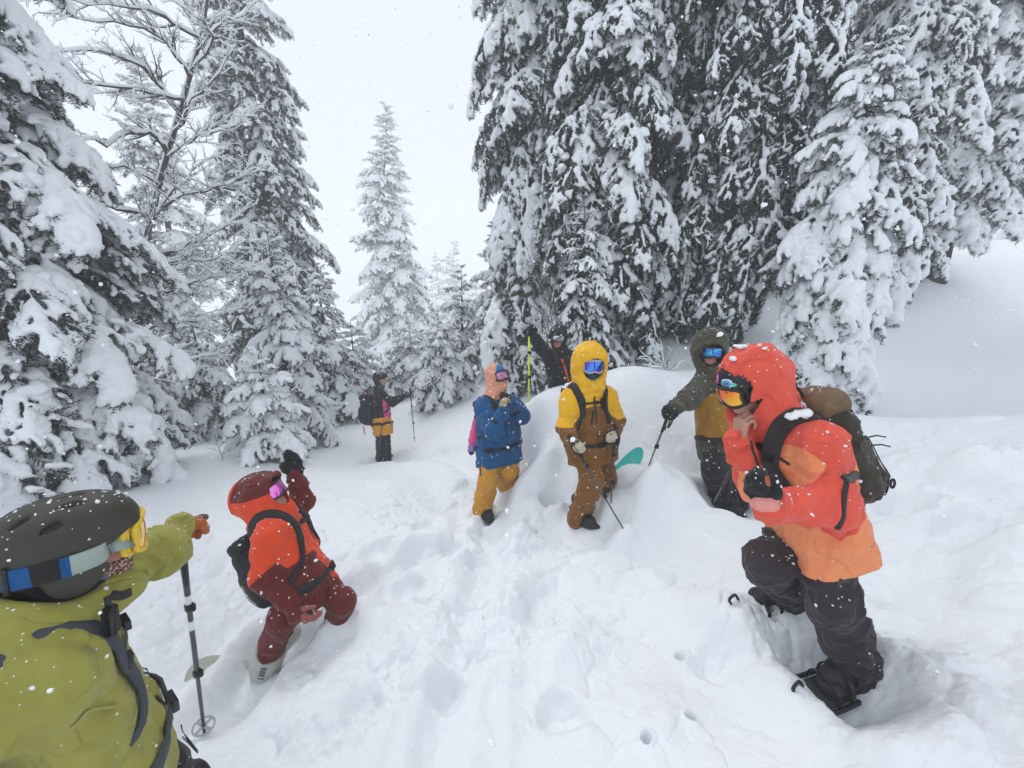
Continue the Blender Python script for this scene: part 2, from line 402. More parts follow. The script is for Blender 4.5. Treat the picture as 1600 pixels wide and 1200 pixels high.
def trampled(x, y):
    cx = np.hypot((x - .2) / 2.9, (y - 2.7) / 2.4)
    lf = np.hypot((x + 1.2) / 1.6, (y - 5.5) / 2.6); rt = np.hypot((x - 3.1) / 1.6, (y - 2.4) / 1.3)
    return np.clip(1.25 - np.minimum(np.minimum(cx, lf), rt), 0, 1) ** .7
def gz(x, y, fine=True):
    shp = np.shape(x); x = np.atleast_1d(np.asarray(x, float)).ravel(); y = np.atleast_1d(np.asarray(y, float)).ravel(); z = base_z(x, y)
    near = np.hypot(x, y) < 14; t = trampled(x, y) * near
    z += .10 * (fbm(x * .9, y * .9, 3., 3) - .45) + .5 * (fbm(x * .12, y * .12, 8., 3) - .45) * np.clip((np.hypot(x, y) - 9) / 10, 0, 1)
    if not fine: return z.reshape(shp)
    i = np.nonzero(near)[0]; X, Y = x[i], y[i]; T = t[i]; dz = np.zeros(len(i))
    wx = X + .09 * (fbm(X * 5, Y * 5, 1., 3) - .45); wy = Y + .09 * (fbm(X * 5, Y * 5, 7., 3) - .45)
    for pts, hw, dep in TRACKS:
        d = seg_d(wx, wy, pts); e = np.clip(d / hw, 0, 3)
        dz += dep * (-np.exp(-(e * 1.15) ** 4) + .38 * np.exp(-((e - 1.55) * 2.2) ** 2))
    for (u, v, D, r, dep) in PITS:
        q = P(u, v, D); e = np.hypot(wx - q[0], wy - q[1]) / r; dz -= dep * np.exp(-e ** 4) - .25 * dep * np.exp(-((e - 1.45) * 2.4) ** 2)
    for (u, v, D, r, hgt) in HEAPS:
        q = P(u, v, D); e = np.hypot(wx - q[0], wy - q[1]) / r; dz += hgt * np.exp(-e ** 3 * .8)
    b1 = np.abs(2 * fbm(X * 3.1, Y * 3.1, 2., 3) / .875 - 1); b2 = np.abs(2 * fbm(X * 9, Y * 9, 5., 3) / .875 - 1)
    pw = np.clip((fbm(X * 1.15, Y * 1.15, 12., 3) - .35) * 6, .3, 1)      # churned patches with untouched powder between them
    dz += T * (.10 * (fbm(X * 1.7, Y * 1.7, 4., 2) - .38) + pw * (.055 * (b1 - .25) + .022 * (b2 - .25) + .022 * (fbm(X * 21, Y * 21, 1., 3) - .45) + .05 * np.clip(vnoise(X * 26, Y * 26, 3.) - .66, 0, 1) + .035 * np.clip(vnoise(X * 52, Y * 52, 9.) - .62, 0, 1)))
    dz += .012 * (fbm(X * 38, Y * 38, 4., 3) - .4) * (.2 + T * pw)
    dz += (1 - T) * .03 * (fbm(X * 2.2 + Y, Y * .9, 6., 3) - .45)
    cl = np.zeros(len(i))
    for (a, b, r, hh, an) in _c:
        k = np.nonzero((np.abs(X - a) < 1.6 * r) & (np.abs(Y - b) < 1.6 * r))[0]
        if not len(k): continue
        ux = (wx[k] - a) * math.cos(an) + (wy[k] - b) * math.sin(an); uy = -(wx[k] - a) * math.sin(an) + (wy[k] - b) * math.cos(an)
        e = (np.abs(ux) ** 3 + np.abs(uy * 1.3) ** 3) ** (1 / 3) / r
        cl[k] = np.maximum(cl[k], r * hh * np.sqrt(np.clip(1 - e ** 2.5, 0, 1)))
    dz += cl * (.3 + .7 * pw) * (.25 + .75 * T) * (T > .02)
    for (a, b, r, c) in FEET: dz += c * np.exp(-(((X - a) ** 2 + (Y - b) ** 2) / r ** 2) ** 1.3)
    z[i] += dz
    return z.reshape(shp)
FEET = []
def gz1(x, y, fine=True): return float(gz(A(x), A(y), fine)[0])
def ground_hit(u, v, lo=.9, hi=12.):
    D = np.arange(lo, hi, .01); p = np.array([P(u, v, d) for d in D]); z = gz(p[:, 0], p[:, 1]); i = np.argmax(p[:, 2] < z); return p[i]
def place(u, D, off=0.):
    """ground point under photo column u at depth D"""
    x = (u - 800) / F_PX * D; z = 0.
    for _ in range(12): y = (D + (z - CAM[2]) * ST) / CT; z = gz1(x, y, False)
    return A(x, y, z + off)
def fit_feet():
    # the snow closes round every boot and pole where it stands in the photo: point, radius, how far the snow comes up (+) or stays below (-)
    for (u, v, D, r, o) in [(1238,928,2.29,.2,-.03),(1160,925,2.23,.18,-.05),(1345,1034,1.95,.34,-.04),(1338,1036,1.91,.16,-.05),(1270,1062,1.83,.15,-.06),(905,806,3.82,.16,-.05),(925,812,3.68,.14,-.06),(754,793,4.55,.16,-.08),(770,808,4.38,.15,-.07),
            (793,757,4.82,.16,.02),(418,1030,2.72,.15,-.10),(518,985,2.88,.17,.03),(1132,782,3.8,.16,-.02),(1150,788,3.9,.16,-.02),(596,713,7.9,.25,-.03),(603,712,8.1,.25,-.03),(320,1150,2.04,.12,.02),(976,830,3.35,.12,.02),(1012,732,3.55,.14,.02),(588,738,7.55,.25,.0)]:
        q = P(u, v, D); FEET.append((q[0], q[1], r, 0.)); 
        FEET[-1] = (q[0], q[1], r, q[2] + o - gz1(q[0], q[1]))
fit_feet()
def build_ground():
    # fan-shaped sheet: fine where the lens looks, coarse behind and far away
    az = np.concatenate([np.linspace(-66, 66, 700), np.linspace(70, 290, 56)]); na = len(az)
    r = np.concatenate([np.linspace(.12, .75, 10), np.exp(np.linspace(math.log(.8), math.log(9), 560)), np.exp(np.linspace(math.log(9.2), math.log(134), 70))]); nr = len(r)
    Rr, Az = np.meshgrid(r, np.radians(az), indexing='ij'); X = Rr * np.sin(Az); Y = Rr * np.cos(Az); Z = gz(X, Y)
    V = np.c_[X.ravel(), Y.ravel(), Z.ravel()]
    i, j = np.meshgrid(np.arange(nr - 1), np.arange(na), indexing='ij'); j2 = (j + 1) % na
    F = np.stack([i * na + j, (i + 1) * na + j, (i + 1) * na + j2, i * na + j2], -1).reshape(-1, 4)
    V = np.r_[V, [[0, 0, gz1(0, 0)]]]; c = len(V) - 1
    Fl = F.tolist() + [[c, k, (k + 1) % na] for k in range(na)]
    g = obj('ground', V, Fl, M_SNOW, kind='structure'); g['label'] = 'trampled powder snow on a sloping forest clearing'
    return g
ground = build_ground()
# ------------------------------------------------------------------ trees
def mat_needles(name, c1, c2, frost=.18):
    m, t, b = new_mat(name); n = tex(t, 9, 3); n2 = tex(t, 60, 2)
    col = mixc(t, n.outputs[0], c1, c2)
    r = ramp(t, n2.outputs[0], [(.58, (0, 0, 0)), (.66, (frost, frost, frost))])
    col = mixc(t, r, col, (.7, .73, .76)); t.links.new(col, b.inputs['Base Color'])
    b.inputs['Roughness'].default_value = .7; b.inputs['Specular IOR Level'].default_value = .2
    return m
M_NEEDLE = mat_needles('spruce_needles', (.022, .030, .024), (.042, .050, .040), .5)
M_BARK = mat_plain('bark', (.055, .045, .038), .9, var=.5, sc=14, bs=.8)
M_TSNOW = mat_snow('tree_snow', (.87, .89, .92), .3, 60)
TREE_M = [M_NEEDLE, M_BARK, M_TSNOW]

def blades(pts, rng, step, ln, wd, k=3):
    """needle tufts along a twig: thin triangles"""
    seg = np.linalg.norm(np.diff(pts, axis=0), axis=1); cum = np.r_[0, np.cumsum(seg)]; n = max(2, int(cum[-1] / step))
    s = np.repeat(np.linspace(0, cum[-1], n), k) ; p = np.stack([np.interp(s, cum, pts[:, i]) for i in range(3)], 1)
    i = np.clip(np.searchsorted(cum, s) - 1, 0, len(seg) - 1); T = (np.diff(pts, axis=0) / (seg[:, None] + 1e-9))[i]
    rad = rng.normal(size=(len(s), 3)); rad[:, 2] -= .25; rad -= T * (rad * T).sum(1)[:, None]; rad /= np.linalg.norm(rad, axis=1)[:, None] + 1e-9
    d = T * rng.uniform(.3, .9, (len(s), 1)) + rad * .9; d /= np.linalg.norm(d, axis=1)[:, None]
    side = np.cross(d, rng.normal(size=d.shape)); side /= np.linalg.norm(side, axis=1)[:, None] + 1e-9
    L = ln * rng.uniform(.65, 1.25, (len(s), 1)) ; W = wd * rng.uniform(.7, 1.2, (len(s), 1))
    return np.stack([p - side * W, p + side * W, p + d * L], 1).reshape(-1, 3)

def make_bough(L, seed, snow=1.0, droop=.7, needle=1.0, h=.022, dens=1.0):
    rng = np.random.RandomState(seed); ns = 12
    ph = .15; pts = [A(0, 0, 0)]; yw = rng.uniform(-.12, .12)
    for i in range(ns):
        f = (i + 1) / ns; a = ph - droop * f ** 1.2; pts.append(pts[-1] + L / ns * A(math.cos(a), yw * math.sin(f * 4 + seed), math.sin(a)))
    stem = np.array(pts); twigs = [(stem, .011 * L + .004)]
    n = int(L / .046 * dens)
    for i in range(n):
        s = .10 + .9 * (i + rng.rand()) / n; k = s * ns; j = min(int(k), ns - 1); p0 = stem[j] + (stem[j + 1] - stem[j]) * (k - j); T = nrm(stem[j + 1] - stem[j])
        sd = 1 if i % 2 else -1; an = rng.uniform(.7, 1.15) * (1 - .35 * s); ln = (L * .40 * (1 - s) ** .75 * (.35 + .65 * min(1, s / .3)) + .09) * rng.uniform(.7, 1.2)
        side = nrm(np.cross(A(0, 0, 1), T)) * sd; d = nrm(T * math.cos(an) + side * math.sin(an) + A(0, 0, rng.uniform(-.25, .15)))
        q = [p0]; m = 5
        for e in range(m):
            d = nrm(d + A(0, 0, -.18 * rng.uniform(.5, 1.5))); q.append(q[-1] + d * ln / m)
        q = np.array(q); twigs.append((q, .004))
        if ln > .2:
            for e in range(int(ln / .06)):
                g = .25 + .75 * rng.rand(); kk = g * m; jj = min(int(kk), m - 1); b0 = q[jj] + (q[jj + 1] - q[jj]) * (kk - jj); tt = nrm(q[jj + 1] - q[jj])
                dd = nrm(tt * .75 + nrm(np.cross(tt, A(0, 0, 1))) * rng.choice([-1, 1]) * .75 + A(0, 0, rng.uniform(-.7, .1))); l2 = ln * .38 * rng.uniform(.6, 1.2) * (1.1 - g * .5)
                q2 = [b0]
                for e2 in range(3): dd = nrm(dd + A(0, 0, -.2)); q2.append(q2[-1] + dd * l2 / 3)
                twigs.append((np.array(q2), .003))
    tri = np.concatenate([blades(q, rng, .017 * needle, .050 * needle, .0065 * needle) for q, _ in twigs if True])
    mb = MB(); mb.tube(stem, np.linspace(.011 * L + .004, .003, len(stem)), 5)
    for q, r in twigs[1:]:
        if len(q) > 4: mb.tube(q, np.linspace(r, .0015, len(q)), 3, cap=False)
    V = [tri]; F = [(np.arange(len(tri)).reshape(-1, 3)).tolist()]; Mi = [np.zeros(len(tri) // 3, int)]; off = len(tri)
    V.append(np.concatenate(mb.V)); F.append([[i + off for i in f] for f in mb.F]); Mi.append(np.ones(len(mb.F), int)); off += len(V[-1])
    # snow lying on the spray
    allp = np.concatenate([q for q, _ in twigs]); fld = Field(allp.min(0) - .13, allp.max(0) + .2, h)
    for q, r in twigs[1:]:
        if rng.rand() > .34 + .36 * snow: continue
        rs = (.013 + .014 * snow * rng.uniform(.4, 1.3)) * (1.0 if len(q) > 4 else .8); e0 = 0 if len(q) < 5 else 1
        q = q[e0:]; fld.tube(q + A(0, 0, 1) * rs * .75, np.linspace(rs * 1.15, rs * rng.uniform(.4, .8), len(q)), .03)
    rs = .014 + .012 * snow; fld.tube(stem[2:] + A(0, 0, 1) * rs, np.linspace(rs * .9, rs, len(stem) - 2), .03)
    for _ in range(int((3 + 6 * snow) * L)):
        k = rng.randint(3, ns); r = rng.uniform(.030, .066) * (.35 + .65 * snow) * (.8 + .25 * L); c = stem[k] + A(rng.uniform(-.05, .05), rng.uniform(-.3, .3) * L * (1 - k / ns) * .8, 0)
        T = nrm(stem[k] - stem[k - 1]); Rm = np.stack([T, nrm(np.cross(A(0, 0, 1), T)), nrm(np.cross(T, nrm(np.cross(A(0, 0, 1), T))))], 1)
        fld.ell(c + A(0, 0, r * .45), Rm, (r * rng.uniform(1.2, 1.9), r * rng.uniform(.9, 1.3), r * .72), .05)
    fld.rough(.020, 9, .08, 3); fld.rough(.018, 26, .06, 3)
    SV, SF = fld.mesh(); V.append(SV); F.append((SF + off).tolist()); Mi.append(np.full(len(SF), 2))
    V = np.concatenate(V); F = F[0] + F[1] + F[2]; Mi = np.concatenate(Mi)
    me = mesh_data('bough', V, F, TREE_M, midx=Mi)
    return me
BOUGHS = {}
for key, L, sn, dr, nd, h in [('s', .7, 1., .75, 1., .015), ('m', 1.2, 1., .85, 1., .018), ('l', 1.8, 1., .95, 1.1, .022)]:
    for kind, sm in (('heavy', .95), ('mid', .55), ('light', .26), ('bare', .08)):
        BOUGHS[key, kind] = [make_bough(L, hash((key, sm, i)) % 9999 if False else int(L * 100 + sm * 1000 + i * 37), sm, dr + (.25 if i else 0), nd, h) for i in range(2)]
BLEN = {'s': .7, 'm': 1.2, 'l': 1.8}

def spruce(u, D, H, R, label, seed, mix=('heavy', 'mid'), z0=.4, step=.3, per=5, lean=(0, 0), big=1.0, droop=0., pw=.8, group='snow covered spruces around the clearing', name='spruce_tree', top=None, cat='tree', ztop=99):
    rng = np.random.RandomState(seed); b = place(u, D, -.15)
    if top is not None:
        for _ in range(30): dd = D - H * ST; zt = CAM[2] - dd * ST + (600 - top) / F_PX * dd * CT; H = .5 * H + .5 * (zt - b[2])
    root = thing(name, label, cat, b, group)
    tr = .012 * H + .03; n = 14; bend = rng.uniform(-.02, .02, 2)
    ctr = lambda z: A(lean[0] * z + bend[0] * z * math.sin(z * .5), lean[1] * z + bend[1] * z * math.cos(z * .4), z)
    mb = MB(); zs = np.linspace(-.3, H, n + 1); mb.tube([b + ctr(z) for z in zs], [max(.008, tr * (1 - max(z, 0) / H) ** .9 * (1.25 if z < .1 else 1)) for z in zs], 9)
    mb.build('trunk', M_BARK, root)
    z = z0; k = 0; cnt = 0; az0 = rng.rand() * 6.28
    while z < H * .985 and cnt < 295:
        f = z / H; rad = R * max(.0, 1 - f) ** pw * (.55 + .45 * min(1, (z - z0 + .6) / 1.2)) + .10 * big
        nb = per if rad > .35 else max(3, per - 1)
        for q in range(nb):
            cnt += 1
            if cnt > 295: break
            ln = rad * rng.uniform(.58, 1.28); a = az0 + k * 2.4 + q * 6.283 / nb + rng.uniform(-.35, .35)
            if math.cos(a) * b[0] + math.sin(a) * b[1] > .5 * math.hypot(b[0], b[1]) and rng.rand() < .5: continue
            pit = math.radians(np.interp(f, [0, .3, .7, 1], [-24, -14, 6, 48]) + rng.normal() * 9) - droop
            key = 's' if ln / big < .95 else ('m' if ln / big < 1.55 else 'l'); kind = mix[rng.randint(len(mix))]
            o = bpy.data.objects.new('bough', BOUGHS[key, kind][rng.randint(2)]); C.objects.link(o); o.parent = root
            zz = z + rng.uniform(-.5, .5) * step; o.location = ctr(zz) + A(math.cos(a), math.sin(a), 0) * tr * (1 - f) * .6
            sc = ln / BLEN[key]; o.scale = (sc, sc * rng.choice([-1, 1]) * rng.uniform(.9, 1.15), sc * rng.uniform(.9, 1.1)); o.rotation_euler = Euler((rng.normal() * .16, -pit, a))
        k += 1; z += step * (.55 + .45 * (1 - f)) * rng.uniform(.85, 1.15) * (1 if z < ztop else 2.2)
    return root
HV, MD, LT, DK = ('heavy', 'heavy', 'mid'), ('mid', 'heavy', 'light'), ('light', 'mid', 'light'), ('light', 'bare', 'bare')
# left side of the clearing
spruce(100, 4.9, 11.5, 1.88, 'broad spruce with deep snow pillows behind the lime jacket', 1, HV, .35, .24, 6, droop=.18, ztop=7)
spruce(455, 14.5, 20.0, 2.55, 'tall dense grey spruce above the red jacket with its tip out of the frame', 2, LT, .5, .36, 5, droop=.10, big=1.3)
spruce(462, 8.8, 5.6, 1.15, 'slender snowy spruce in front of the tall grey spruce behind the far skier', 3, HV, .2, .22, 5, top=335)
spruce(425, 6.6, 1.75, .85, 'little snow buried spruce with a round snow cap, beyond the raised black mitten', 4, ('heavy',), .15, .16, 5, top=555)
spruce(318, 20, 16.0, 2.6, 'hazy tall spruce showing through the bare snowy branches', 5, MD, .5, .5, 5, big=1.6, top=60)
spruce(205, 17, 15.0, 2.6, 'faint grey spruce behind the bare tree trunk', 6, MD, .5, .5, 5, big=1.5, top=290)
spruce(60, 10.5, 13.0, 2.4, 'dim spruce standing behind the broad snow laden spruce', 7, MD, .5, .42, 5, big=1.3)
spruce(330, 9.8, 3.2, 1.2, 'low snowy spruce thicket at the foot of the hazy tall spruce', 8, MD, .1, .24, 5)
spruce(250, 8.6, 2.4, 1.1, 'low bushy spruce beside the bare tree trunk', 9, MD, .1, .22, 5)
spruce(520, 11.5, 5.2, 1.5, 'mid height spruce leaning out beside the far skier with the navy backpack', 10, MD, .2, .27, 5, top=410)
# the gap in the middle
spruce(625, 38, 26, 4.9, 'tall pale spruce standing alone against the white sky', 11, HV, .8, .66, 5, big=2.8, pw=.85, top=155)
spruce(692, 10.6, 3.1, 1.25, 'plump white spruce between the far skier and the blue jacket', 12, HV, .15, .2, 6, top=495)
spruce(724, 13.5, 4.3, 1.2, 'young spruce with a thin bare leader above the blue jacket', 13, MD, .2, .27, 5, top=415)
spruce(560, 14, 4.2, 1.6, 'rounded snowy spruce at the left foot of the pale lone spruce', 14, HV, .2, .28, 5, top=500)
spruce(645, 14.5, 3.6, 1.5, 'rounded snowy spruce at the right foot of the pale lone spruce', 15, HV, .2, .28, 5, top=500)
spruce(716, 105, 40, 8.0, 'farthest pale spruce, the taller of the two ghostly tips in the fog', 16, MD, 1, 2.0, 5, big=6.5, top=372)
spruce(690, 98, 36, 7.4, 'farthest pale spruce, the shorter of the two ghostly tips in the fog', 17, MD, 1, 2.0, 5, big=6.5, top=390)
spruce(748, 92, 26, 6.8, 'faint spruce in the fog next to the dark wall of trees', 18, MD, 1, 2.0, 5, big=6.5, top=425)
spruce(592, 70, 20.0, 6, 'faint low spruce in the fog behind the pale lone spruce', 19, MD, 1, 1.5, 5, big=4.6, top=480)
# the dark wall of trees on the right
spruce(838, 9.6, 16.0, 2.05, 'tall shaggy spruce forming the edge of the dark wall of trees', 20, MD, .3, .30, 6, droop=.38, pw=.45, ztop=9)
spruce(935, 8.0, 15.0, 1.8, 'tall spruce with hanging boughs above the yellow hood', 21, LT, .5, .28, 6, droop=.32, pw=.45, ztop=8.5)
spruce(905, 7.0, 3.2, .95, 'young spruce behind the black jacket and the yellow hood', 22, LT, .15, .2, 5, droop=.25)
spruce(1010, 8.6, 14.0, 1.9, 'dark spruce in the middle of the wall of trees', 23, DK, .8, .29, 6, droop=.3, pw=.5, ztop=9)
spruce(1108, 7.3, 14.0, 2.0, 'dark spruce with its thick bare lower trunk behind the olive hood', 24, DK, 1.5, .28, 6, lean=(.07, 0), droop=.28, pw=.5, ztop=8)
spruce(1262, 5.9, 4.35, 1.2, 'snow bent spruce with heavy white drapes behind the orange hood', 25, HV, .2, .15, 6, top=55, droop=.62, pw=.55)
spruce(1352, 8.9, 14.0, 1.7, 'tall spruce rising behind the snow bent spruce', 26, MD, 1.0, .28, 6, droop=.3, pw=.5, ztop=8.5)
spruce(1462, 9.4, 13.0, 1.7, 'snow loaded spruce at the top of the smooth snow bank', 27, HV, 1.7, .28, 6, droop=.35, pw=.5, ztop=8.5)
spruce(1585, 14, 15.0, 2.6, 'pale misty spruce beyond the smooth snow bank', 28, HV, 1.6, .42, 6, big=1.3, droop=.25, pw=.55)
spruce(1530, 16.5, 15.0, 2.6, 'misty spruce between the snow loaded spruce and the pale one', 29, MD, 1.0, .5, 5, big=1.5, droop=.25)
spruce(880, 13, 16.0, 2.0, 'grey spruce filling the gap behind the shaggy edge spruce', 30, MD, .4, .45, 5, big=1.3, droop=.3, pw=.5)
spruce(1060, 12.5, 16.0, 2.2, 'grey spruce filling the gap behind the dark spruces', 31, LT, .4, .45, 5, big=1.3, droop=.3, pw=.5)
spruce(1220, 11.5, 15.0, 2.2, 'grey spruce behind the snow bent spruce', 32, MD, .4, .42, 5, big=1.3, droop=.3, pw=.5)
spruce(780, 12.5, 4.6, 1.3, 'mid height spruce at the foot of the dark wall beside the blue hood', 33, MD, .2, .26, 5)
# ------------------------------------------------------------------ bare tree with snow along its branches, and small twiggy plants
M_TWIG = mat_plain('grey_twig_bark', (.06, .052, .048), .9, var=.4, sc=40, bs=.4)
def bare_branch(mb, pts, r0, r1, lev, rng, snow, spread=1.0, out=None):
    pts = smooth_path(pts, 12 if lev == 0 else 7) if lev < 2 else np.asarray(pts); n = len(pts)
    if lev < 2: pts[1:-1] += rng.normal(size=(n - 2, 3)) * .010 * (2 - lev)
    rs = np.linspace(r0, r1, n); mb.tube(pts, rs, 7 if lev == 0 else (5 if lev == 1 else 3), 0, cap=lev < 2)
    T = nrm(pts[-1] - pts[0]); flat = math.sqrt(max(0, 1 - T[2] ** 2))
    if snow and flat > .3 and lev < 3:
        k = (1.1 if lev == 0 else 1.0); sr = (rs * .9 + (.016, .010, .006)[lev]) * flat * rng.uniform(.7, 1.25, n) * k; sr[0] *= .5; sr[-1] *= .4
        mb.tube(pts + A(0, 0, 1) * (rs * .6 + sr * .5)[:, None], sr, 6 if lev < 2 else 4, 1)
    if lev >= 3: return
    L = np.linalg.norm(np.diff(pts, axis=0), axis=1).sum(); m = int(L / (.115, .085, .09)[lev]) + 1
    for i in range(m):
        f = .12 + .88 * (i + rng.rand()) / m; k = f * (n - 1); j = min(int(k), n - 2); p0 = pts[j] + (pts[j + 1] - pts[j]) * (k - j); t = nrm(pts[j + 1] - pts[j])
        sd = nrm(np.cross(t, rng.normal(size=3) * A(.5, .8, .4) + A(0, 0, .9 * rng.choice([-1, 1])))); d = nrm(t * rng.uniform(.55, 1.0) + sd * rng.uniform(.5, .95) * spread + A(0, 0, .12))
        ln = L * (.30, .38, .4)[lev] * (1.15 - .7 * f) * rng.uniform(.6, 1.2)
        if ln < .05: continue
        q = [p0]; nn = 4 if lev < 2 else 3
        for e in range(nn): d = nrm(d + rng.normal(size=3) * .16 + A(0, 0, .03)); q.append(q[-1] + d * ln / nn)
        rr = max(.003, r0 + (r1 - r0) * f) * .6; bare_branch(mb, q, max(.003, rr), .002, lev + 1, rng, snow)
def bare_tree():
    D = 7.6; base = place(212, D, -.1); root = thing('bare_tree', 'leafless tree with snow lying along its branches, before the hazy spruces', 'tree', base); rng = np.random.RandomState(5)
    tr = smooth_path([base, P(216, 560, D), P(222, 420, D), P(246, 300, D), P(286, 160, D + .1), P(318, 40, D + .3), P(335, -90, D + .4)], 40)
    mb = MB(); mb.tube(tr, np.linspace(.075, .014, 40), 10); mb.tube(tr[8:36] + A(-.03, -.02, .03), np.linspace(.03, .010, 28), 5, 1); mb.build('trunk', [M_TWIG, M_TSNOW], root)
    L = [((222, 415, D), (262, 395, D - .3), (322, 372, D - .5), (392, 322, D - .6), .045), ((224, 400, D), (240, 345, D - .2), (290, 275, D - .1), (338, 245, D), .035), ((236, 335, D), (190, 330, D - .4), (120, 300, D - .9), (40, 280, D - 1.3), .04),
         ((262, 240, D), (225, 205, D - .4), (160, 225, D - .9), (90, 205, D - 1.4), .045), ((266, 228, D), (300, 160, D - .2), (335, 120, D - .3), (372, 60, D - .4), .028), ((280, 175, D), (230, 110, D - .5), (150, 80, D - 1.0), (50, 85, D - 1.5), .04),
         ((296, 120, D), (250, 55, D - .4), (170, 35, D - .8), (60, 20, D - 1.2), .032), ((218, 470, D), (270, 455, D - .3), (330, 432, D - .5), (400, 415, D - .6), .032), ((217, 520, D), (265, 500, D - .4), (320, 500, D - .6), (380, 480, D - .7), .026),
         ((308, 80, D + .2), (340, 40, D), (380, 20, D - .1), (420, -20, D - .1), .02), ((216, 545, D), (250, 560, D - .4), (310, 560, D - .7), (360, 545, D - .8), .022), ((310, 60, D + .2), (280, 0, D), (220, -30, D - .3), (150, -60, D - .5), .022),
         ((228, 380, D), (180, 392, D - .4), (140, 385, D - .8), (90, 390, D - 1.2), .03), ((220, 440, D), (265, 425, D + .3), (310, 400, D + .5), (352, 385, D + .7), .026)]
    L += [((312, 60, D + .2), (240, 20, D - .6), (130, 5, D - 1.2), (20, -10, D - 1.6), .03), ((286, 155, D), (215, 140, D - .7), (120, 130, D - 1.3), (30, 150, D - 1.7), .03), ((250, 290, D), (200, 262, D - .5), (140, 262, D - 1.0), (70, 245, D - 1.4), .026),
          ((300, 110, D), (330, 60, D - .5), (300, 20, D - .9), (240, -20, D - 1.2), .022), ((240, 330, D), (300, 300, D - .5), (350, 290, D - .7), (400, 262, D - .9), .024), ((222, 430, D), (280, 405, D - .6), (340, 402, D - .9), (385, 375, D - 1.0), .024), ((262, 245, D), (310, 215, D - .4), (360, 200, D - .6), (395, 165, D - .7), .02)]
    for a, b, c, d, r in L:
        mb = MB(); bare_branch(mb, [P(*a), P(*b), P(*c), P(*d)], r, .006, 0, rng, True); mb.build('branch', [M_TWIG, M_TSNOW], root)
def twig_plant(u, D, tips, label, seed, snow=False, r=.006, off=0.):
    base = place(u, D, off); rng = np.random.RandomState(seed); root = thing('bare_sapling', label, 'sapling', base, None)
    for (uu, vv, dd) in tips:
        mb = MB(); e = P(uu, vv, dd); bare_branch(mb, [base - A(0, 0, .08), base * .6 + e * .4 + rng.normal(size=3) * .02, base * .25 + e * .75 + rng.normal(size=3) * .02, e], r, .002, 1, rng, snow); mb.build('stem', [M_TWIG, M_TSNOW], root)
bare_tree()
twig_plant(352, 6.1, [(333, 676, 6.1)], 'single thin bare stem poking from the snow behind the raised mitten', 2, r=.005)
twig_plant(868, 6.6, [(838, 415, 6.3), (872, 432, 6.4), (858, 455, 6.2)], 'bare twig sprouting up behind the black jacket', 3, r=.007)
twig_plant(1045, 5.7, [(1000, 548, 5.5), (1020, 530, 5.6), (1052, 545, 5.5), (1075, 560, 5.6), (1010, 570, 5.4)], 'low snow dusted twigs on the slope beyond the mound', 4, True, r=.005)
# ------------------------------------------------------------------ people: shared builders
M_SKIN = None
def mat_skin(name, c, lip=(.42, .13, .11)):
    m, t, b = new_mat(name); n = tex(t, 24, 3); at = N(t, 'ShaderNodeAttribute', attribute_name='zone')
    col = mixc(t, n.outputs[0], [q * .88 for q in c], [min(1, q * 1.08) for q in c]); col = mixc(t, at.outputs['Fac'], col, lip)
    t.links.new(col, b.inputs['Base Color']); b.inputs['Roughness'].default_value = .5
    b.inputs['Subsurface Weight'].default_value = .12; b.inputs['Subsurface Radius'].default_value = (.01, .004, .002)
    n2 = tex(t, 160, 2); bump(t, b, n2.outputs[0], .15, .002); return m
def mat_lens(name, stops, rough=.08):
    m, t, b = new_mat(name); at = N(t, 'ShaderNodeAttribute', attribute_name='zone')
    t.links.new(ramp(t, at.outputs['Fac'], stops), b.inputs['Base Color']); b.inputs['Metallic'].default_value = .75; b.inputs['Roughness'].default_value = rough
    b.inputs['Coat Weight'].default_value = .6; return m
M_BLACK = mat_plain('black_nylon', (.014, .014, .016), .75, sc=60, bs=.35, var=.3)
M_BLACKP = mat_plain('black_plastic', (.012, .012, .013), .38, sc=20, bs=.02)
M_GREY = mat_plain('grey_webbing', (.055, .06, .072), .8, sc=200, bs=.3)
M_RUB = mat_plain('boot_rubber', (.02, .02, .021), .6, sc=40, bs=.3)
M_ALU = mat_plain('pole_alloy', (.10, .10, .11), .35, .6, sc=60, bs=.05)
M_CREAM = mat_plain('cream_leather', (.55, .5, .38), .7, sc=30, bs=.3)
M_FLAKE = mat_snow('clinging_snow', bs=.1)

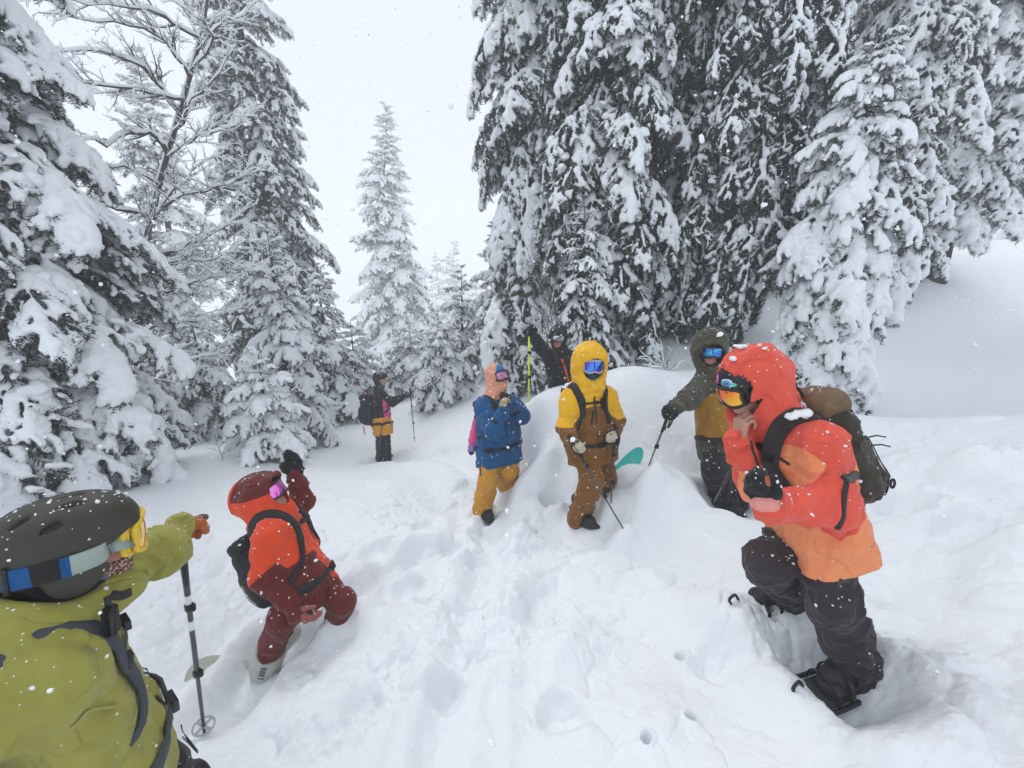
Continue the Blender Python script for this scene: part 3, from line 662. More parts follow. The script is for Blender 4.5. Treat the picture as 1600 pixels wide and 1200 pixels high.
def frame3(f, u):
    f = nrm(f); r = nrm(np.cross(f, u)); return np.stack([r, f, np.cross(r, f)], 1)
def bounds(pts, m): pts = np.array(pts); return pts.min(0) - m, pts.max(0) + m
def hand_cones(wr, d, n, side, curl, s=1.0, spread=1.0, thumb=.6, fc=None):
    """palm, four unequal fingers with three joints each and a thumb from the side of the palm"""
    d = nrm(d); n = nrm(n - d * (n @ d)); side = nrm(side - d * (side @ d) - n * (side @ n)); out = []
    kn = [(.088, .030), (.094, .010), (.089, -.011), (.080, -.031)]
    ln = [(.040, .025, .021), (.045, .029, .022), (.041, .027, .022), (.032, .020, .019)]; rr = [.0095, .0098, .0093, .0083]
    cur = fc if fc is not None else [curl] * 4
    for i in range(4):
        k = wr + d * kn[i][0] * s + side * kn[i][1] * s * spread
        out.append((wr + side * kn[i][1] * .6 * s + d * .012 * s, k, .0165 * s, .0135 * s))
        p = k; a = 0
        for q in range(3):
            a += cur[i] * (.8, 1.05, .75)[q]; dr = nrm(d * math.cos(a) + n * math.sin(a) + side * kn[i][1] * 1.6 * (spread - 1 + .25) * math.cos(a))
            e = p + dr * ln[i][q] * s; r0 = rr[i] * s * (1 - .08 * q); out.append((p, e, r0 * 1.03, r0 * .93)); p = e
    p = wr + d * .020 * s + side * .026 * s; dirs = [nrm(side * .75 + d * .65 + n * .3), nrm(side * (.5 - .5 * thumb) + d * .8 + n * (.2 + .7 * thumb)), nrm(side * (.35 - .8 * thumb) + d * .7 + n * (.2 + .9 * thumb))]
    for q, (l, r) in enumerate(((.044, .0145), (.032, .0112), (.026, .0098))):
        e = p + dirs[q] * l * s; out.append((p, e, r * s, r * .88 * s)); p = e
    return out

_g = (1 + 5 ** .5) / 2
ICO = (np.array([(-1, _g, 0), (1, _g, 0), (-1, -_g, 0), (1, -_g, 0), (0, -1, _g), (0, 1, _g), (0, -1, -_g), (0, 1, -_g), (_g, 0, -1), (_g, 0, 1), (-_g, 0, -1), (-_g, 0, 1)]) / math.hypot(1, _g),
       [(0, 11, 5), (0, 5, 1), (0, 1, 7), (0, 7, 10), (0, 10, 11), (1, 5, 9), (5, 11, 4), (11, 10, 2), (10, 7, 6), (7, 1, 8), (3, 9, 4), (3, 4, 2), (3, 2, 6), (3, 6, 8), (3, 8, 9), (4, 9, 5), (2, 4, 11), (6, 2, 10), (8, 6, 7), (9, 8, 1)])
class Person:
    def __init__(s, label, J, f, u=(0, 0, 1), h=.011, skin=(.55, .3, .21), hs=1.0):
        s.J = {k: (P(*v) if len(v) == 3 else np.asarray(v[:3], float)) for k, v in J.items()}; J = s.J
        s.h = h; s.hs = hs; s.Rh = frame3(f, u); s.hc = J['head']
        up = nrm(J['neck'] - J['pelvis']); r = J['SR'] - J['SL']; r = nrm(r - up * (r @ up)); s.Rt = np.stack([r, np.cross(up, r), up], 1)
        base = (J['AR'] + J['AL']) / 2; s.root = thing('person', label, 'person', base)
        s.skin = mat_skin('skin', skin); s.surf = []
        s.bare = []
        ln = lambda a, b: np.linalg.norm(J[a] - J[b])
        print('PERSON', label[:28], 'height', round(J['head'][2] + .13 - base[2], 2), 'arm', [round(ln(*q), 2) for q in (('SR', 'ER'), ('ER', 'WR'), ('SL', 'EL'), ('EL', 'WL'))], 'leg', [round(ln(*q), 2) for q in (('HR', 'KR'), ('KR', 'AR'), ('HL', 'KL'), ('KL', 'AL'))], 'sh', round(ln('SR', 'SL'), 2), 'spine', round(ln('neck', 'pelvis'), 2))
    def H(s, x, y, z): return s.hc + s.Rh @ (A(x, y, z) * s.hs)
    def T(s, x, y, z): return s.J['chest'] + s.Rt @ A(x, y, z)
    def body(s, hands=(), h=None, lips=True):
        J, k = s.J, s.hs; h = h or min(s.h, .009); lo, hi = bounds(list(J.values()), .2)
        fld = Field(lo, hi, h); H = s.H; R = s.Rh
        c = lambda a, b, ra, rb, kk=.012: fld.cone(H(*a), H(*b), ra * k, rb * k, kk)
        fld.ell(H(0, -.014, .030), R, A(.076, .097, .09) * k); fld.ell(H(0, .022, -.045), R, A(.058, .068, .07) * k, .03)
        c((-.03, .055, -.09), (.03, .055, -.09), .022, .022, .03); fld.ell(H(0, .072, -.098), R, A(.022, .018, .017) * k, .015)
        c((0, .088, .022), (0, .112, -.020), .0095, .0125); c((-.013, .098, -.022), (.013, .098, -.022), .009, .009, .008)
        c((-.036, .083, .032), (.036, .083, .032), .011, .011, .014)
        for q in (-1, 1):
            fld.ell(H(q * .043, .066, -.018), R, A(.024, .022, .022) * k, .02); fld.ell(H(q * .079, -.008, -.005), R, A(.010, .02, .032) * k, .008)
            fld.ell(H(q * .032, .094, .008), R, A(.015, .012, .009) * k, .006, True); fld.ell(H(q * .032, .084, .008), R, A(.0125, .0125, .0125) * k, 0)
        fld.ell(H(0, .092, -.051), R, A(.024, .010, .0055) * k, .004); fld.ell(H(0, .091, -.063), R, A(.021, .011, .007) * k, .004)
        fld.cone(H(-.02, .104, -.057), H(.02, .104, -.057), .0022, .0022, .002, sub=True)
        fld.cone(H(0, -.02, -.07), J['neck'], .055 * k, .06, .03)
        for q in 'RL':
            fld.tube([J['S' + q], J['E' + q], J['W' + q]], [.044, .036, .027], .03); fld.cone(J['neck'] - s.Rt[:, 2] * .04, J['S' + q], .07, .055, .04); fld.cone(J['S' + q], J['H' + q], .058, .066, .04)
            fld.tube([J['H' + q], J['K' + q], J['A' + q]], [.068, .05, .04], .03)
            fld.cone(J['A' + q], J['A' + q] - A(0, 0, .03) + nrm(s.toe(q) - J['A' + q]) * .09, .04, .03, .02)
        fld.cone(J['HR'], J['HL'], .074, .074, .04); fld.cone(J['chest'], J['pelvis'], .08, .082, .04)
        for cones in hands:
            for a, b, ra, rb in cones: fld.cone(a, b, ra, rb, .0035)
        V, F = fld.mesh(); lp = (V - H(0, .098, -.057)) @ R / k
        z = .75 * np.clip(1.4 - np.sqrt((lp[:, 0] / .022) ** 2 + (lp[:, 1] / .02) ** 2 + (lp[:, 2] / .011) ** 2), 0, 1)
        lq = (V - H(0, .1, -.02)) @ R / k; z = np.maximum(z, .22 * np.exp(-(lq[:, 0] / .06) ** 2 - (lq[:, 2] / .03) ** 2 - (lq[:, 1] / .06) ** 2))
        return obj('body', V, F, s.skin, s.root, zone=z)
    def toe(s, q):
        k = 'T' + q
        return s.J[k] if k in s.J else s.J['A' + q] + s.Rt[:, 1] * .18 - A(0, 0, .06)
    def jacket(s, mat, zone=None, tr=.115, ar=.075, hood=None, hem=.16, hr=None, fold=.018, name='jacket', extra=None, h=None, collar=True, wr=.055):
        J = s.J; lo, hi = bounds([J[q] for q in ('head', 'neck', 'chest', 'pelvis', 'SR', 'SL', 'ER', 'EL', 'WR', 'WL', 'HR', 'HL')], .24)
        fld = Field(lo, hi, h or s.h); Rt = s.Rt; up = Rt[:, 2]; dn = J['pelvis'] - up * hem
        fd = dict(fold=fold, freq=20)
        fld.cone(J['SR'] - up * .03, J['SL'] - up * .03, tr * .82, tr * .82, .05)
        for q, sg in (('R', 1), ('L', -1)):
            hp = (J['pelvis'] + Rt[:, 0] * sg * .075) * .4 + J['H' + q] * .6; hr_ = hr or tr * 1.2
            fld.cone(J['S' + q] - up * .05 - Rt[:, 0] * sg * .04, hp, tr, hr_ * .97, .05, fold=fold * .8, freq=9, seed=sg + 3.)
            fld.cone(hp, hp - up * (hem + .06) * .6 + nrm(J['K' + q] - J['H' + q]) * (hem + .06) * .4, hr_, hr_ * 1.05, .06, fold=fold, freq=10, seed=sg + 1.)
            s_, e_, w_ = J['S' + q], J['E' + q], J['W' + q]
            fld.cone(s_, e_, ar * 1.12, ar, .035, seed=sg * 7.7 + 9, fold=fold, freq=17); fld.cone(e_, w_, ar, wr, .03, seed=sg * 3.3 + 5, fold=fold * 1.1, freq=22)
            fld.cone(e_, e_ + nrm(e_ - (s_ + w_) / 2) * .01, ar * 1.06, ar, .03)
        fld.cone(J['chest'] + Rt[:, 1] * .02, J['pelvis'] + Rt[:, 1] * .025 - up * hem, tr * 1.1, (hr or tr * 1.2), .06, fold=fold, freq=11, seed=2.)
        if collar: fld.cone(J['neck'] - up * .03, s.H(0, .0, -.12), .085, .075, .04)
        if hood is not None:
            g = dict(sx=.128, sy=.155, sz=.158, y=-.025, z=.03, oy=.135, ow=.088, oh=.118, oz=0., cav=(.098, .125, .135)); g.update(hood); H = s.H; k = s.hs
            fld.ell(H(0, g['y'], g['z']), s.Rh, A(g['sx'], g['sy'], g['sz']) * k * .99, .03, p=2.12); b_ = g['oy'] - .035; g.get('brim', 1) and fld.cone(H(-.05, b_, g['oz'] + g['oh'] * .92), H(.05, b_, g['oz'] + g['oh'] * .92), .02 * k, .02 * k, .035)
            fld.cone(H(0, -.035, -.05), J['neck'], g['sx'] * .88 * k, g['sx'] * .95 * k, .06, fold=fold * .8, freq=18, seed=4.4)
            fld.cone(H(0, .045, -.135), J['neck'] + Rt[:, 1] * .05, .075 * k, .085, .04)
        fld.folds(fold * .95, 8.5, seed=float(abs(J['head'][0]) * 7)); fld.rough(.004, 14, .05, 2)
        fld.plane_cut(dn, -up, .01, dn - .42, dn + .42)
        for q in 'RL':   # cuffs
            d = nrm(J['W' + q] - J['E' + q]); fld.plane_cut(J['W' + q] + d * .012, d, .006, J['W' + q] - .085, J['W' + q] + .085) if False else None
        if hood is not None:
            fld.ell(H(0, .02, .0), s.Rh, A(*g['cav']) * k, .004, True)
            fld.ell(H(0, g['oy'], g['oz']), s.Rh, A(g['ow'], .125, g['oh']) * k, .008, True)
        if extra: extra(fld)
        s.fld = fld; V, F = fld.mesh(); o = obj(name, V, F, mat, s.root, zone=zone(V) if zone else None); s.surf.append((V, F)); return o
    def trousers(s, mat, r=(.105, .09, .088), fold=.013, h=None, zone=None, top=.10, hemr=None):
        J = s.J; lo, hi = bounds([J[q] for q in ('pelvis', 'HR', 'HL', 'KR', 'KL', 'AR', 'AL')], .2); fld = Field(lo, hi, h or s.h)
        fld.cone(J['HR'], J['HL'], r[0] * 1.02, r[0] * 1.02, .05); fld.cone(J['pelvis'], J['pelvis'] + s.Rt[:, 2] * top, .13, .12, .05)
        for q, sd in (('R', 1.), ('L', 2.)):
            hp, kn, an = J['H' + q], J['K' + q], J['A' + q]
            fld.cone(hp, kn, r[0], r[1], .035, fold=fold, freq=13, seed=sd * 5); fld.cone(kn, an, r[1] * .98, r[2], .03, fold=fold * 1.2, freq=17, seed=sd * 9)
            d = nrm(an - kn); fld.cone(an, an + d * .03, r[2], (hemr or r[2] * 1.06), .02, fold=fold * .6)
            fld.cone(kn, kn + nrm(kn - (hp + an) / 2) * .02, r[1] * 1.02, r[1], .02)
        fld.folds(fold * .6, 9, seed=3.3); fld.rough(.004, 14, .05, 2); s.tf = fld; V, F = fld.mesh(); s.surf.append((V, F)); return obj('trousers', V, F, mat, s.root, zone=zone(V) if zone else None)
    def boot(s, q, mat, h=None, w=.052, shaft=.16):
        a = s.J['A' + q]; t = s.toe(q); d = t - a; d = nrm(d); up = nrm(s.J['K' + q] - a); up = nrm(up - d * (up @ d)); heel = a - up * .06 - d * .05
        tp = heel + d * .27; fld = Field(*bounds([a + up * shaft, heel, tp], .12), h or min(s.h, .009)); sd = np.cross(d, up); R = np.stack([d, sd, up], 1)
        fld.cone(a + up * shaft, a - up * .0, .062, .06, .02); fld.cone(a - up * .01, heel + d * .2 + up * .035, .058, w, .03); fld.cone(heel + d * .03 + up * .02, heel + d * .06 + up * .05, .05, .05, .03)
        fld.ell(heel + d * .115, R, (.155, w * 1.08, .022), .008, p=4)
        for i in range(5): fld.cone(heel + d * (.03 + .045 * i) - sd * .07 - up * .026, heel + d * (.03 + .045 * i) + sd * .07 - up * .026, .006, .006, .003, sub=True)
        for e in (.0, .05, .10): fld.cone(a + up * e + d * .04 - sd * .08, a + up * (e - .012) + d * .07 + sd * .08, .007, .007, .004, sub=True)
        fld.rough(.003, 30, .03); V, F = fld.mesh(); o = obj('boot', V, F, mat, s.root); mb = MB()
        for e, (y0, z0) in enumerate(((.15, .05), (.07, .10))):
            c0 = heel + d * y0 + up * z0 * .5; pts = []; nn = []
            for i in range(11):
                an = math.radians(-100 + 20 * i); p = c0 + sd * math.sin(an) * w * 1.3 + up * math.cos(an) * w * 1.25 + d * .02 * math.cos(an); pp, g = fld.snap(p, .003); pts.append(pp); nn.append(g)
            mb.ribbon(pts, nn, .028, .007)
        mb.build('boot_strap', M_BLACKP, o); return o
    def glove(s, cones, wr, el, mat, s2=1.28, h=.006, zone=None, cuff=.1, cr=.05, pad=.004, label=None):
        pts = [c[0] for c in cones] + [c[1] for c in cones] + [wr + nrm(el - wr) * cuff]; fld = Field(*bounds(pts, .075), h)
        for a, b, ra, rb in cones: fld.cone(a, b, ra * s2 + pad, rb * s2 + pad, .008)
        if cuff: fld.cone(wr + nrm(wr - el) * .02, wr + nrm(el - wr) * cuff, .038, cr, .02, fold=.005, freq=40)
        fld.rough(.003, 28, .03); V, F = fld.mesh(); s.surf.append((V, F)); return obj('glove', V, F, mat, s.root, zone=zone(V) if zone else None, label=label)
    def helmet(s, mat, sx=.112, sy=.138, sz=.115, vents=True, h=None, c=(0, -.012, .05)):
        H, k, R = s.H, s.hs, s.Rh; fld = Field(*bounds([H(0, 0, 0)], .24 * k), h or min(s.h, .008))
        fld.ell(H(*c), R, A(sx, sy, sz) * k, 0, p=2.3); n = R @ nrm(A(0, .42, -1)); fld.plane_cut(H(0, .02, .022), n, .012)
        for q in (-1, 1): fld.ell(H(q * .088, -.03, -.02), R, A(.028, .06, .065) * k, .02)
        fld.ell(H(0, -.105, -.0), R, A(.075, .04, .055) * k, .02); fld.cone(H(-.07, .095, .062), H(.07, .095, .062), .012 * k, .012 * k, .02)
        if vents:
            for x, y, l in ((-.05, .0, .06), (.0, .02, .07), (.05, .0, .06), (-.085, -.05, .05), (.085, -.05, .05), (-.04, -.09, .04), (.04, -.09, .04)):
                z = c[2] + sz * math.sqrt(max(0, 1 - (x / sx) ** 2 - ((y - c[1]) / sy) ** 2)); z2 = c[2] + sz * math.sqrt(max(0, 1 - (x / sx) ** 2 - ((y - l * .5 - c[1]) / sy) ** 2))
                fld.cone(H(x, y, z), H(x, y - l * .5, z2), .010 * k, .007 * k, .004, sub=True)
        s.hf = fld; V, F = fld.mesh(); s.surf.append((V, F)); return obj('helmet', V, F, mat, s.root)
    def goggles(s, lens, frame_m, strap=None, wide=1.0, z=.016, hz=.045, y0=.045, field=None, A_=1.12, sw=.04, strap_name='goggle_strap', rim=.008):
        H = s.H; na, nb = 25, 9; V = []; Z = []
        def pt(a, b, off=0., sc=1.):
            hh = hz * (1 - .38 * abs(a / A_) ** 4) * sc; zz = z + b * hh
            if b < 0: zz += .015 * math.exp(-(a / .2) ** 2) * -b
            return H((.094 * wide + off) * math.sin(a * sc if sc < 1 else a), y0 + (.078 + off) * math.cos(a) + .007 * (1 - b * b) * (1 - (a / A_) ** 2), zz)
        for i in range(na):
            for j in range(nb):
                a, b = -A_ + 2 * A_ * i / (na - 1), -1 + 2 * j / (nb - 1); V.append(pt(a, b)); Z.append(.5 + .33 * a / A_ + .22 * b)
        n0 = len(V); V += [p - s.Rh[:, 1] * .012 for p in V]; Z = Z + Z
        idx = lambda i, j, o=0: o + i * nb + j
        F = [(idx(i, j), idx(i + 1, j), idx(i + 1, j + 1), idx(i, j + 1)) for i in range(na - 1) for j in range(nb - 1)]; F += [tuple(q + n0 for q in f[::-1]) for f in F]
        loop = [idx(i, 0) for i in range(na)] + [idx(na - 1, j) for j in range(1, nb)] + [idx(i, nb - 1) for i in range(na - 2, -1, -1)] + [idx(0, j) for j in range(nb - 2, 0, -1)]
        m = len(loop); F += [(loop[(q + 1) % m], loop[q], loop[q] + n0, loop[(q + 1) % m] + n0) for q in range(m)]
        mb = MB(); ring = [np.array(V[q]) for q in loop]; ring.append(ring[0]); mb.tube(ring, rim * s.hs, 8, cap=False)
        back = [p - s.Rh[:, 1] * .028 * s.hs for p in ring]; mb.tube(back, rim * 1.1 * s.hs, 6, cap=False)
        n1 = len(ring); VV = ring + back; mb.add(VV, [(q, q + 1, n1 + q + 1, n1 + q) for q in range(n1 - 1)])
        g = mb.build('goggles', frame_m, s.root); obj('lens', V, F, lens, g, zone=Z)
        if strap:
            pts, nn = [], []; fl = field
            a0 = math.atan2(y0 + .078 * math.cos(A_) - .012, .094 * math.sin(A_))
            for q in range(41):
                t = a0 - (math.pi + 2 * a0) * q / 40; p0 = H(math.cos(t) * .118, math.sin(t) * (.14 if math.sin(t) < 0 else .1) - .012, z + .008 * abs(math.cos(t)) - .004)
                if fl is not None: p0, gr = fl.snap(p0, .003); gr = nrm(gr - s.Rh[:, 2] * (gr @ s.Rh[:, 2]))
                else: gr = nrm(p0 - H(0, -.012, z))
                pts.append(p0); nn.append(gr)
            pts[0] = H(.094 * wide * math.sin(A_), y0 + .078 * math.cos(A_) - .012, z); pts[-1] = H(-.094 * wide * math.sin(A_), y0 + .078 * math.cos(A_) - .012, z)
            mb = MB(); mb.ribbon(pts, nn, sw * s.hs, .004)
            o = mb.build(strap_name, strap if isinstance(strap, (list, tuple)) else [strap], g); s.strap_pts = (pts, nn); return g, o
        return g, None
    def flakes(s, n, size, seed, bias=.25):
        """snowflakes caught in the cloth"""
        rng = np.random.RandomState(seed); V, Fc = [], []; tot = sum(len(F) for _, F in s.surf); oct_, ff = ICO
        for SV, SF in s.surf:
            c = SV[SF].mean(1); nn = np.cross(SV[SF[:, 2]] - SV[SF[:, 0]], SV[SF[:, 3]] - SV[SF[:, 1]]); nn /= np.linalg.norm(nn, axis=1)[:, None] + 1e-12
            wt = np.clip(bias + nn[:, 2], .02, 1.2) ** 1.5; wt /= wt.sum(); m = int(n * len(SF) / tot)
            for i in rng.choice(len(SF), m, p=wt):
                r = size * rng.choice([.5, .7, 1., 1.5], p=[.4, .35, .2, .05]); q = oct_ * r * rng.uniform(.75, 1.25, (12, 1)) * rng.uniform(.6, 1.4, 3); q[:, :] = q @ frame3(rng.normal(size=3), rng.normal(size=3)).T
                Fc += [tuple(len(V) + w_ for w_ in f) for f in ff]; V += list(c[i] + nn[i] * r * .2 + q)
        obj('clinging_snow', np.array(V), np.array(Fc), M_FLAKE, s.root, smooth=True, kind='stuff')
    def caps(s, pts, seed, r=.03, name='settled_snow'):
        """small drifts that settled on shoulders, hood or pack; pts = (point, radius)"""
        P_ = np.array([p for p, _ in pts]); fld = Field(*bounds(P_, .12), .008)
        for p, rr in pts: fld.ell(p, np.eye(3), (rr * 1.2, rr * 1.0, rr * .30), .01)
        fld.rough(.022, 34, .06, 3); V, F = fld.mesh(); return obj(name, V, F, M_FLAKE, s.root, kind='stuff')
    def arm_vs_torso(s, V, ar=.075):
        J = s.J
        def dist(a, b): ba = b - a; t = np.clip((V - a) @ ba / (ba @ ba), 0, 1); return np.linalg.norm(V - a - t[:, None] * ba, axis=1)
        da = np.minimum.reduce([dist(J['S' + q] * .75 + J['E' + q] * .25, J['E' + q]) for q in 'RL'] + [dist(J['E' + q], J['W' + q]) for q in 'RL'])
        dt = np.minimum(dist(J['chest'], J['pelvis'] - s.Rt[:, 2] * .2), np.minimum(dist(s.T(.09, 0, .02), J['pelvis']), dist(s.T(-.09, 0, .02), J['pelvis'])))
        return (da - ar) - (dt - .15)
    def hood_d(s, V):
        q = (V - s.H(0, -.02, .0)) @ s.Rh; return np.linalg.norm(q / A(1, 1, 1.1), axis=1) - .2
    def backpack(s, label, mat, size=(.30, .17, .46), up=.0, tr=.115, straps=True, belt=True, strap_m=None, belt_r=.17, sag=0., extra=None, sternum=True, lid_m=None, sxo=0., off=0., sw=.055):
        J = s.J; R = s.Rt; w_, d_, h_ = size; c = s.T(0, -(tr + .01 + d_ / 2 + off), up - .12); root = thing('backpack', label, 'backpack', c - R[:, 2] * h_ / 2, 'backpacks')
        fld = Field(*bounds([c + R @ A(x, y, z) for x in (-w_ / 2, w_ / 2) for y in (-d_ / 2, d_ / 2) for z in (-h_ / 2, h_ / 2)], .12), min(s.h, .01))
        fld.ell(c, R, (w_ / 2, d_ / 2, h_ / 2), 0, p=3.4); fld.ell(c + R @ A(0, -d_ * .4, -h_ * .12), R, (w_ * .36, d_ * .3, h_ * .28), .02, p=3)
        for q in (-1, 1): fld.ell(c + R @ A(q * w_ * .46, 0, -h_ * .22), R, (w_ * .1, d_ * .34, h_ * .2), .015, p=3)
        fld.cone(c + R @ A(-w_, -d_ * .2, h_ * .24), c + R @ A(w_, -d_ * .6, h_ * .24), .009, .009, .008, sub=True)
        fld.rough(.014, 9, .06, 3); fld.rough(.005, 30, .05, 2); V, F = fld.mesh(); s.surf.append((V, F)); pk = obj('pack_bag', V, F, mat, root)
        lid = Field(*bounds([c + R @ A(x, y, h_ * .45) for x in (-w_ / 2, w_ / 2) for y in (-d_ / 2, d_ / 2)], .12), min(s.h, .01)); lid.ell(c + R @ A(0, -.005, h_ * .46), R, (w_ * .47, d_ * .53, h_ * .13), 0, p=3); lid.rough(.01, 12, .05, 3)
        V, F = lid.mesh(); s.surf.append((V, F)); obj('lid', V, F, lid_m or mat, root)
        sm = strap_m or M_BLACK
        for q, e in ((-1, .02), (1, .05)):      # compression straps down the back
            mb = MB(); pts = smooth_path([c + R @ A(q * w_ * .3, -d_ * .3, h_ * .45), c + R @ A(q * w_ * .3, -d_ * .62, h_ * .2), c + R @ A(q * w_ * .3, -d_ * .72, -h_ * .15), c + R @ A(q * w_ * .3, -d_ * .5, -h_ * .45)], 16)
            sn = [fld.snap(p, .002) for p in pts]; mb.ribbon([p for p, _ in sn], [g for _, g in sn], .02, .004); mb.build('webbing', M_BLACKP, root)
        mb = MB(); mb.tube(smooth_path([c + R @ A(-.03, d_ * .3, h_ * .5), c + R @ A(-.02, d_ * .3, h_ * .5 + .07), c + R @ A(.02, d_ * .3, h_ * .5 + .07), c + R @ A(.03, d_ * .3, h_ * .5)], 12), .007, 6); mb.build('haul_loop', sm, root)
        s.strap_paths = {}
        if straps:
            for q, nm in ((1, 'R'), (-1, 'L')):
                pts = smooth_path([s.T(q * (.09 + sxo), -tr - .02, .06), s.T(q * (.105 + sxo), -.04, .20), s.T(q * (.11 + sxo), .08, .14), s.T(q * (.12 + sxo * .6), tr + .03, .0), s.T(q * .155, tr * .7, -.14), s.T(q * .17, -.05, -.22)], 34)
                sn = [s.fld.snap(p, .003) for p in pts]; pp = np.array([p for p, _ in sn]); s.strap_paths[nm] = (pp, [g for _, g in sn])
                gg = np.array([g for _, g in sn])
                for _ in range(4): pp[1:-1] = .25 * pp[:-2] + .5 * pp[1:-1] + .25 * pp[2:]; gg[1:-1] = .25 * gg[:-2] + .5 * gg[1:-1] + .25 * gg[2:]
                mb = MB(); mb.ribbon(pp + gg * .004, gg, np.interp(np.linspace(0, 1, 34), [0, .5, .7, 1], [sw, sw, sw * .5, sw * .4]), .014); o = mb.build('shoulder_strap', sm, root)
                mb = MB(); k = 17; b = pp[k]; g = sn[k][1]; t = nrm(pp[k + 1] - pp[k - 1]); mb.box(b + g * .018, np.stack([np.cross(t, g), t, g], 1), (.022, .016, .006)); mb.build('buckle', M_BLACKP, o)
            if sternum:
                a, b = s.strap_paths['R'][0][17], s.strap_paths['L'][0][17]; pts = [a + (b - a) * t + R[:, 1] * .03 for t in np.linspace(0, 1, 14)]; sn = [s.fld.snap(p, .006) for p in pts]
                mb = MB(); mb.ribbon([p for p, _ in sn], [g for _, g in sn], .02, .005); m_ = sn[7]; mb.box(m_[0] + m_[1] * .01, np.stack([R[:, 0], R[:, 2], R[:, 1]], 1), (.026, .016, .008)); mb.build('sternum_strap', M_BLACKP, root)
        if belt:
            pts = []; nn = []; b0 = J['pelvis'] + R[:, 2] * (.03 + sag)
            for i in range(37):
                a = math.radians(-90 + 10 * i); p, g = s.fld.snap(b0 + R @ A(math.cos(a) * belt_r * 1.15, math.sin(a) * belt_r, 0), .003); pts.append(p); nn.append(nrm(g - R[:, 2] * (g @ R[:, 2])))
            mb = MB(); mb.ribbon(pts, nn, [.05 if abs(i - 18) > 4 else .028 for i in range(37)], .012); i = 18; mb.box(pts[i] + nn[i] * .014, np.stack([R[:, 0], R[:, 2], R[:, 1]], 1), (.032, .022, .009))
            mb.build('hip_belt', sm, root)
        s.pk = (c, fld); return root
    def hit(s, u, v, fld=None):
        fld = fld or s.fld; d = nrm(P(u, v, 1.) - CAM); hi_ = fld.lo + fld.h * (fld.n - 1)
        for t in np.arange(.3, 9, .012):
            q = CAM + d * t
            if (q > fld.lo).all() and (q < hi_).all() and fld.sample(q) < .004: return q
        return P(u, v, np.linalg.norm(s.J['chest'] - CAM))
    def line(s, name, pts, mat, wd=.012, th=.004, n=20, field=None, off=.001, parent=None, snap=True):
        pts = smooth_path(pts, n); sn = [(field or s.fld).snap(p, off) for p in pts]; q = np.array([p for p, _ in sn]); g = np.array([g for _, g in sn])
        for _ in range(3): q[1:-1] = .25 * q[:-2] + .5 * q[1:-1] + .25 * q[2:]; g[1:-1] = .25 * g[:-2] + .5 * g[1:-1] + .25 * g[2:]
        mb = MB(); mb.ribbon(q + g * .002, g, wd, th); return mb.build(name, mat, parent or s.root)

def pole(label, top, tip, mat=None, grip_m=None, basket_m=None, strap=True, grip_l=.13, r=.0075, group='ski poles', two=None, basket=.03, up_off=.05, bands=()):
    top = np.asarray(top, float); tip = np.asarray(tip, float); d = nrm(tip - top); root = thing('ski_pole', label, 'ski pole', tip, group); L = np.linalg.norm(tip - top)
    a = top - d * up_off; mb = MB(); m1 = mat or M_ALU
    mb.tube([a + d * .05, a + d * L * .35, a + d * L * .36, a + d * L * .68, a + d * L * .69, tip - d * .03, tip], [r * 1.25, r * 1.25, r * 1.1, r * 1.1, r * .9, r * .8, .002], 8); sh = mb.build('shaft', m1, root)
    for f in (.355, .685):
        mb = MB(); mb.tube([a + d * (L * f - .02), a + d * (L * f - .015), a + d * (L * f + .015), a + d * (L * f + .02)], [r * 1.2, r * 1.8, r * 1.8, r * 1.2], 8); sd = nrm(np.cross(d, A(0, 1, .2))); mb.box(a + d * L * f + sd * r * 2, np.stack([sd, d, np.cross(sd, d)], 1), (.006, .018, .008)); mb.build('lock_lever', M_BLACKP, sh)
    mb = MB(); mb.tube([a - d * .01, a, a + d * .02, a + d * .05, a + d * .09, a + d * grip_l, a + d * (grip_l + .1), a + d * (grip_l + .11)], [.010, .019, .021, .0165, .018, .0145, .012, .009], 10); mb.build('grip', grip_m or M_BLACKP, root)
    if basket:
        c = tip - d * .07; sd = nrm(np.cross(d, A(.3, 1, 0))); s2 = np.cross(d, sd); mb = MB(); ring = [c + (sd * math.cos(t) + s2 * math.sin(t)) * basket for t in np.linspace(0, 2 * math.pi, 21)]; mb.tube(ring, .0045, 6, cap=False)
        for t in range(4): e = t * math.pi / 2; mb.ribbon([c, c + (sd * math.cos(e) + s2 * math.sin(e)) * basket * .5, c + (sd * math.cos(e) + s2 * math.sin(e)) * basket], [-d] * 3, .014, .004)
        mb.build('basket', basket_m or M_BLACKP, root)
    if strap:
        sd = nrm(np.cross(d, A(.2, .3, 1))) if abs(d[2]) < .9 else nrm(np.cross(d, A(0, 1, 0))); pts = smooth_path([a + d * .01, a + d * .05 + sd * .035, a + d * .13 + sd * .05, a + d * .19 + sd * .035, a + d * .12 + sd * .03, a + d * .03 + sd * .008], 20)
        mb = MB(); mb.ribbon(pts, [np.cross(d, sd)] * 20, .014, .003); mb.build('wrist_strap', M_BLACK, root)
    for f, m in bands:
        mb = MB(); mb.tube([a + d * (L * f), a + d * (L * f + .05)], r * 1.32, 8); mb.build('band', m, sh)
    return root
# ------------------------------------------------------------------ the eight skiers and riders
def hand_of(p, q, d, n, curl, s=1.0, **kw):
    d = nrm(d); n = np.asarray(n, float); n = nrm(n - d * (n @ d)); side = np.cross(d, n) * (1 if q == 'R' else -1)
    return hand_cones(p.J['W' + q], d, n, side, curl, s, **kw)
def lin(*c): return tuple(((v / 255) / 12.92 if v < 10 else ((v / 255 + .055) / 1.055) ** 2.4) for v in c)
G_BLACK = mat_cloth('black_glove', (.012, .012, .013), (.5, .45, .34), rough=.75)
M_TRB = mat_cloth('black_ski_trousers', (.012, .012, .014))

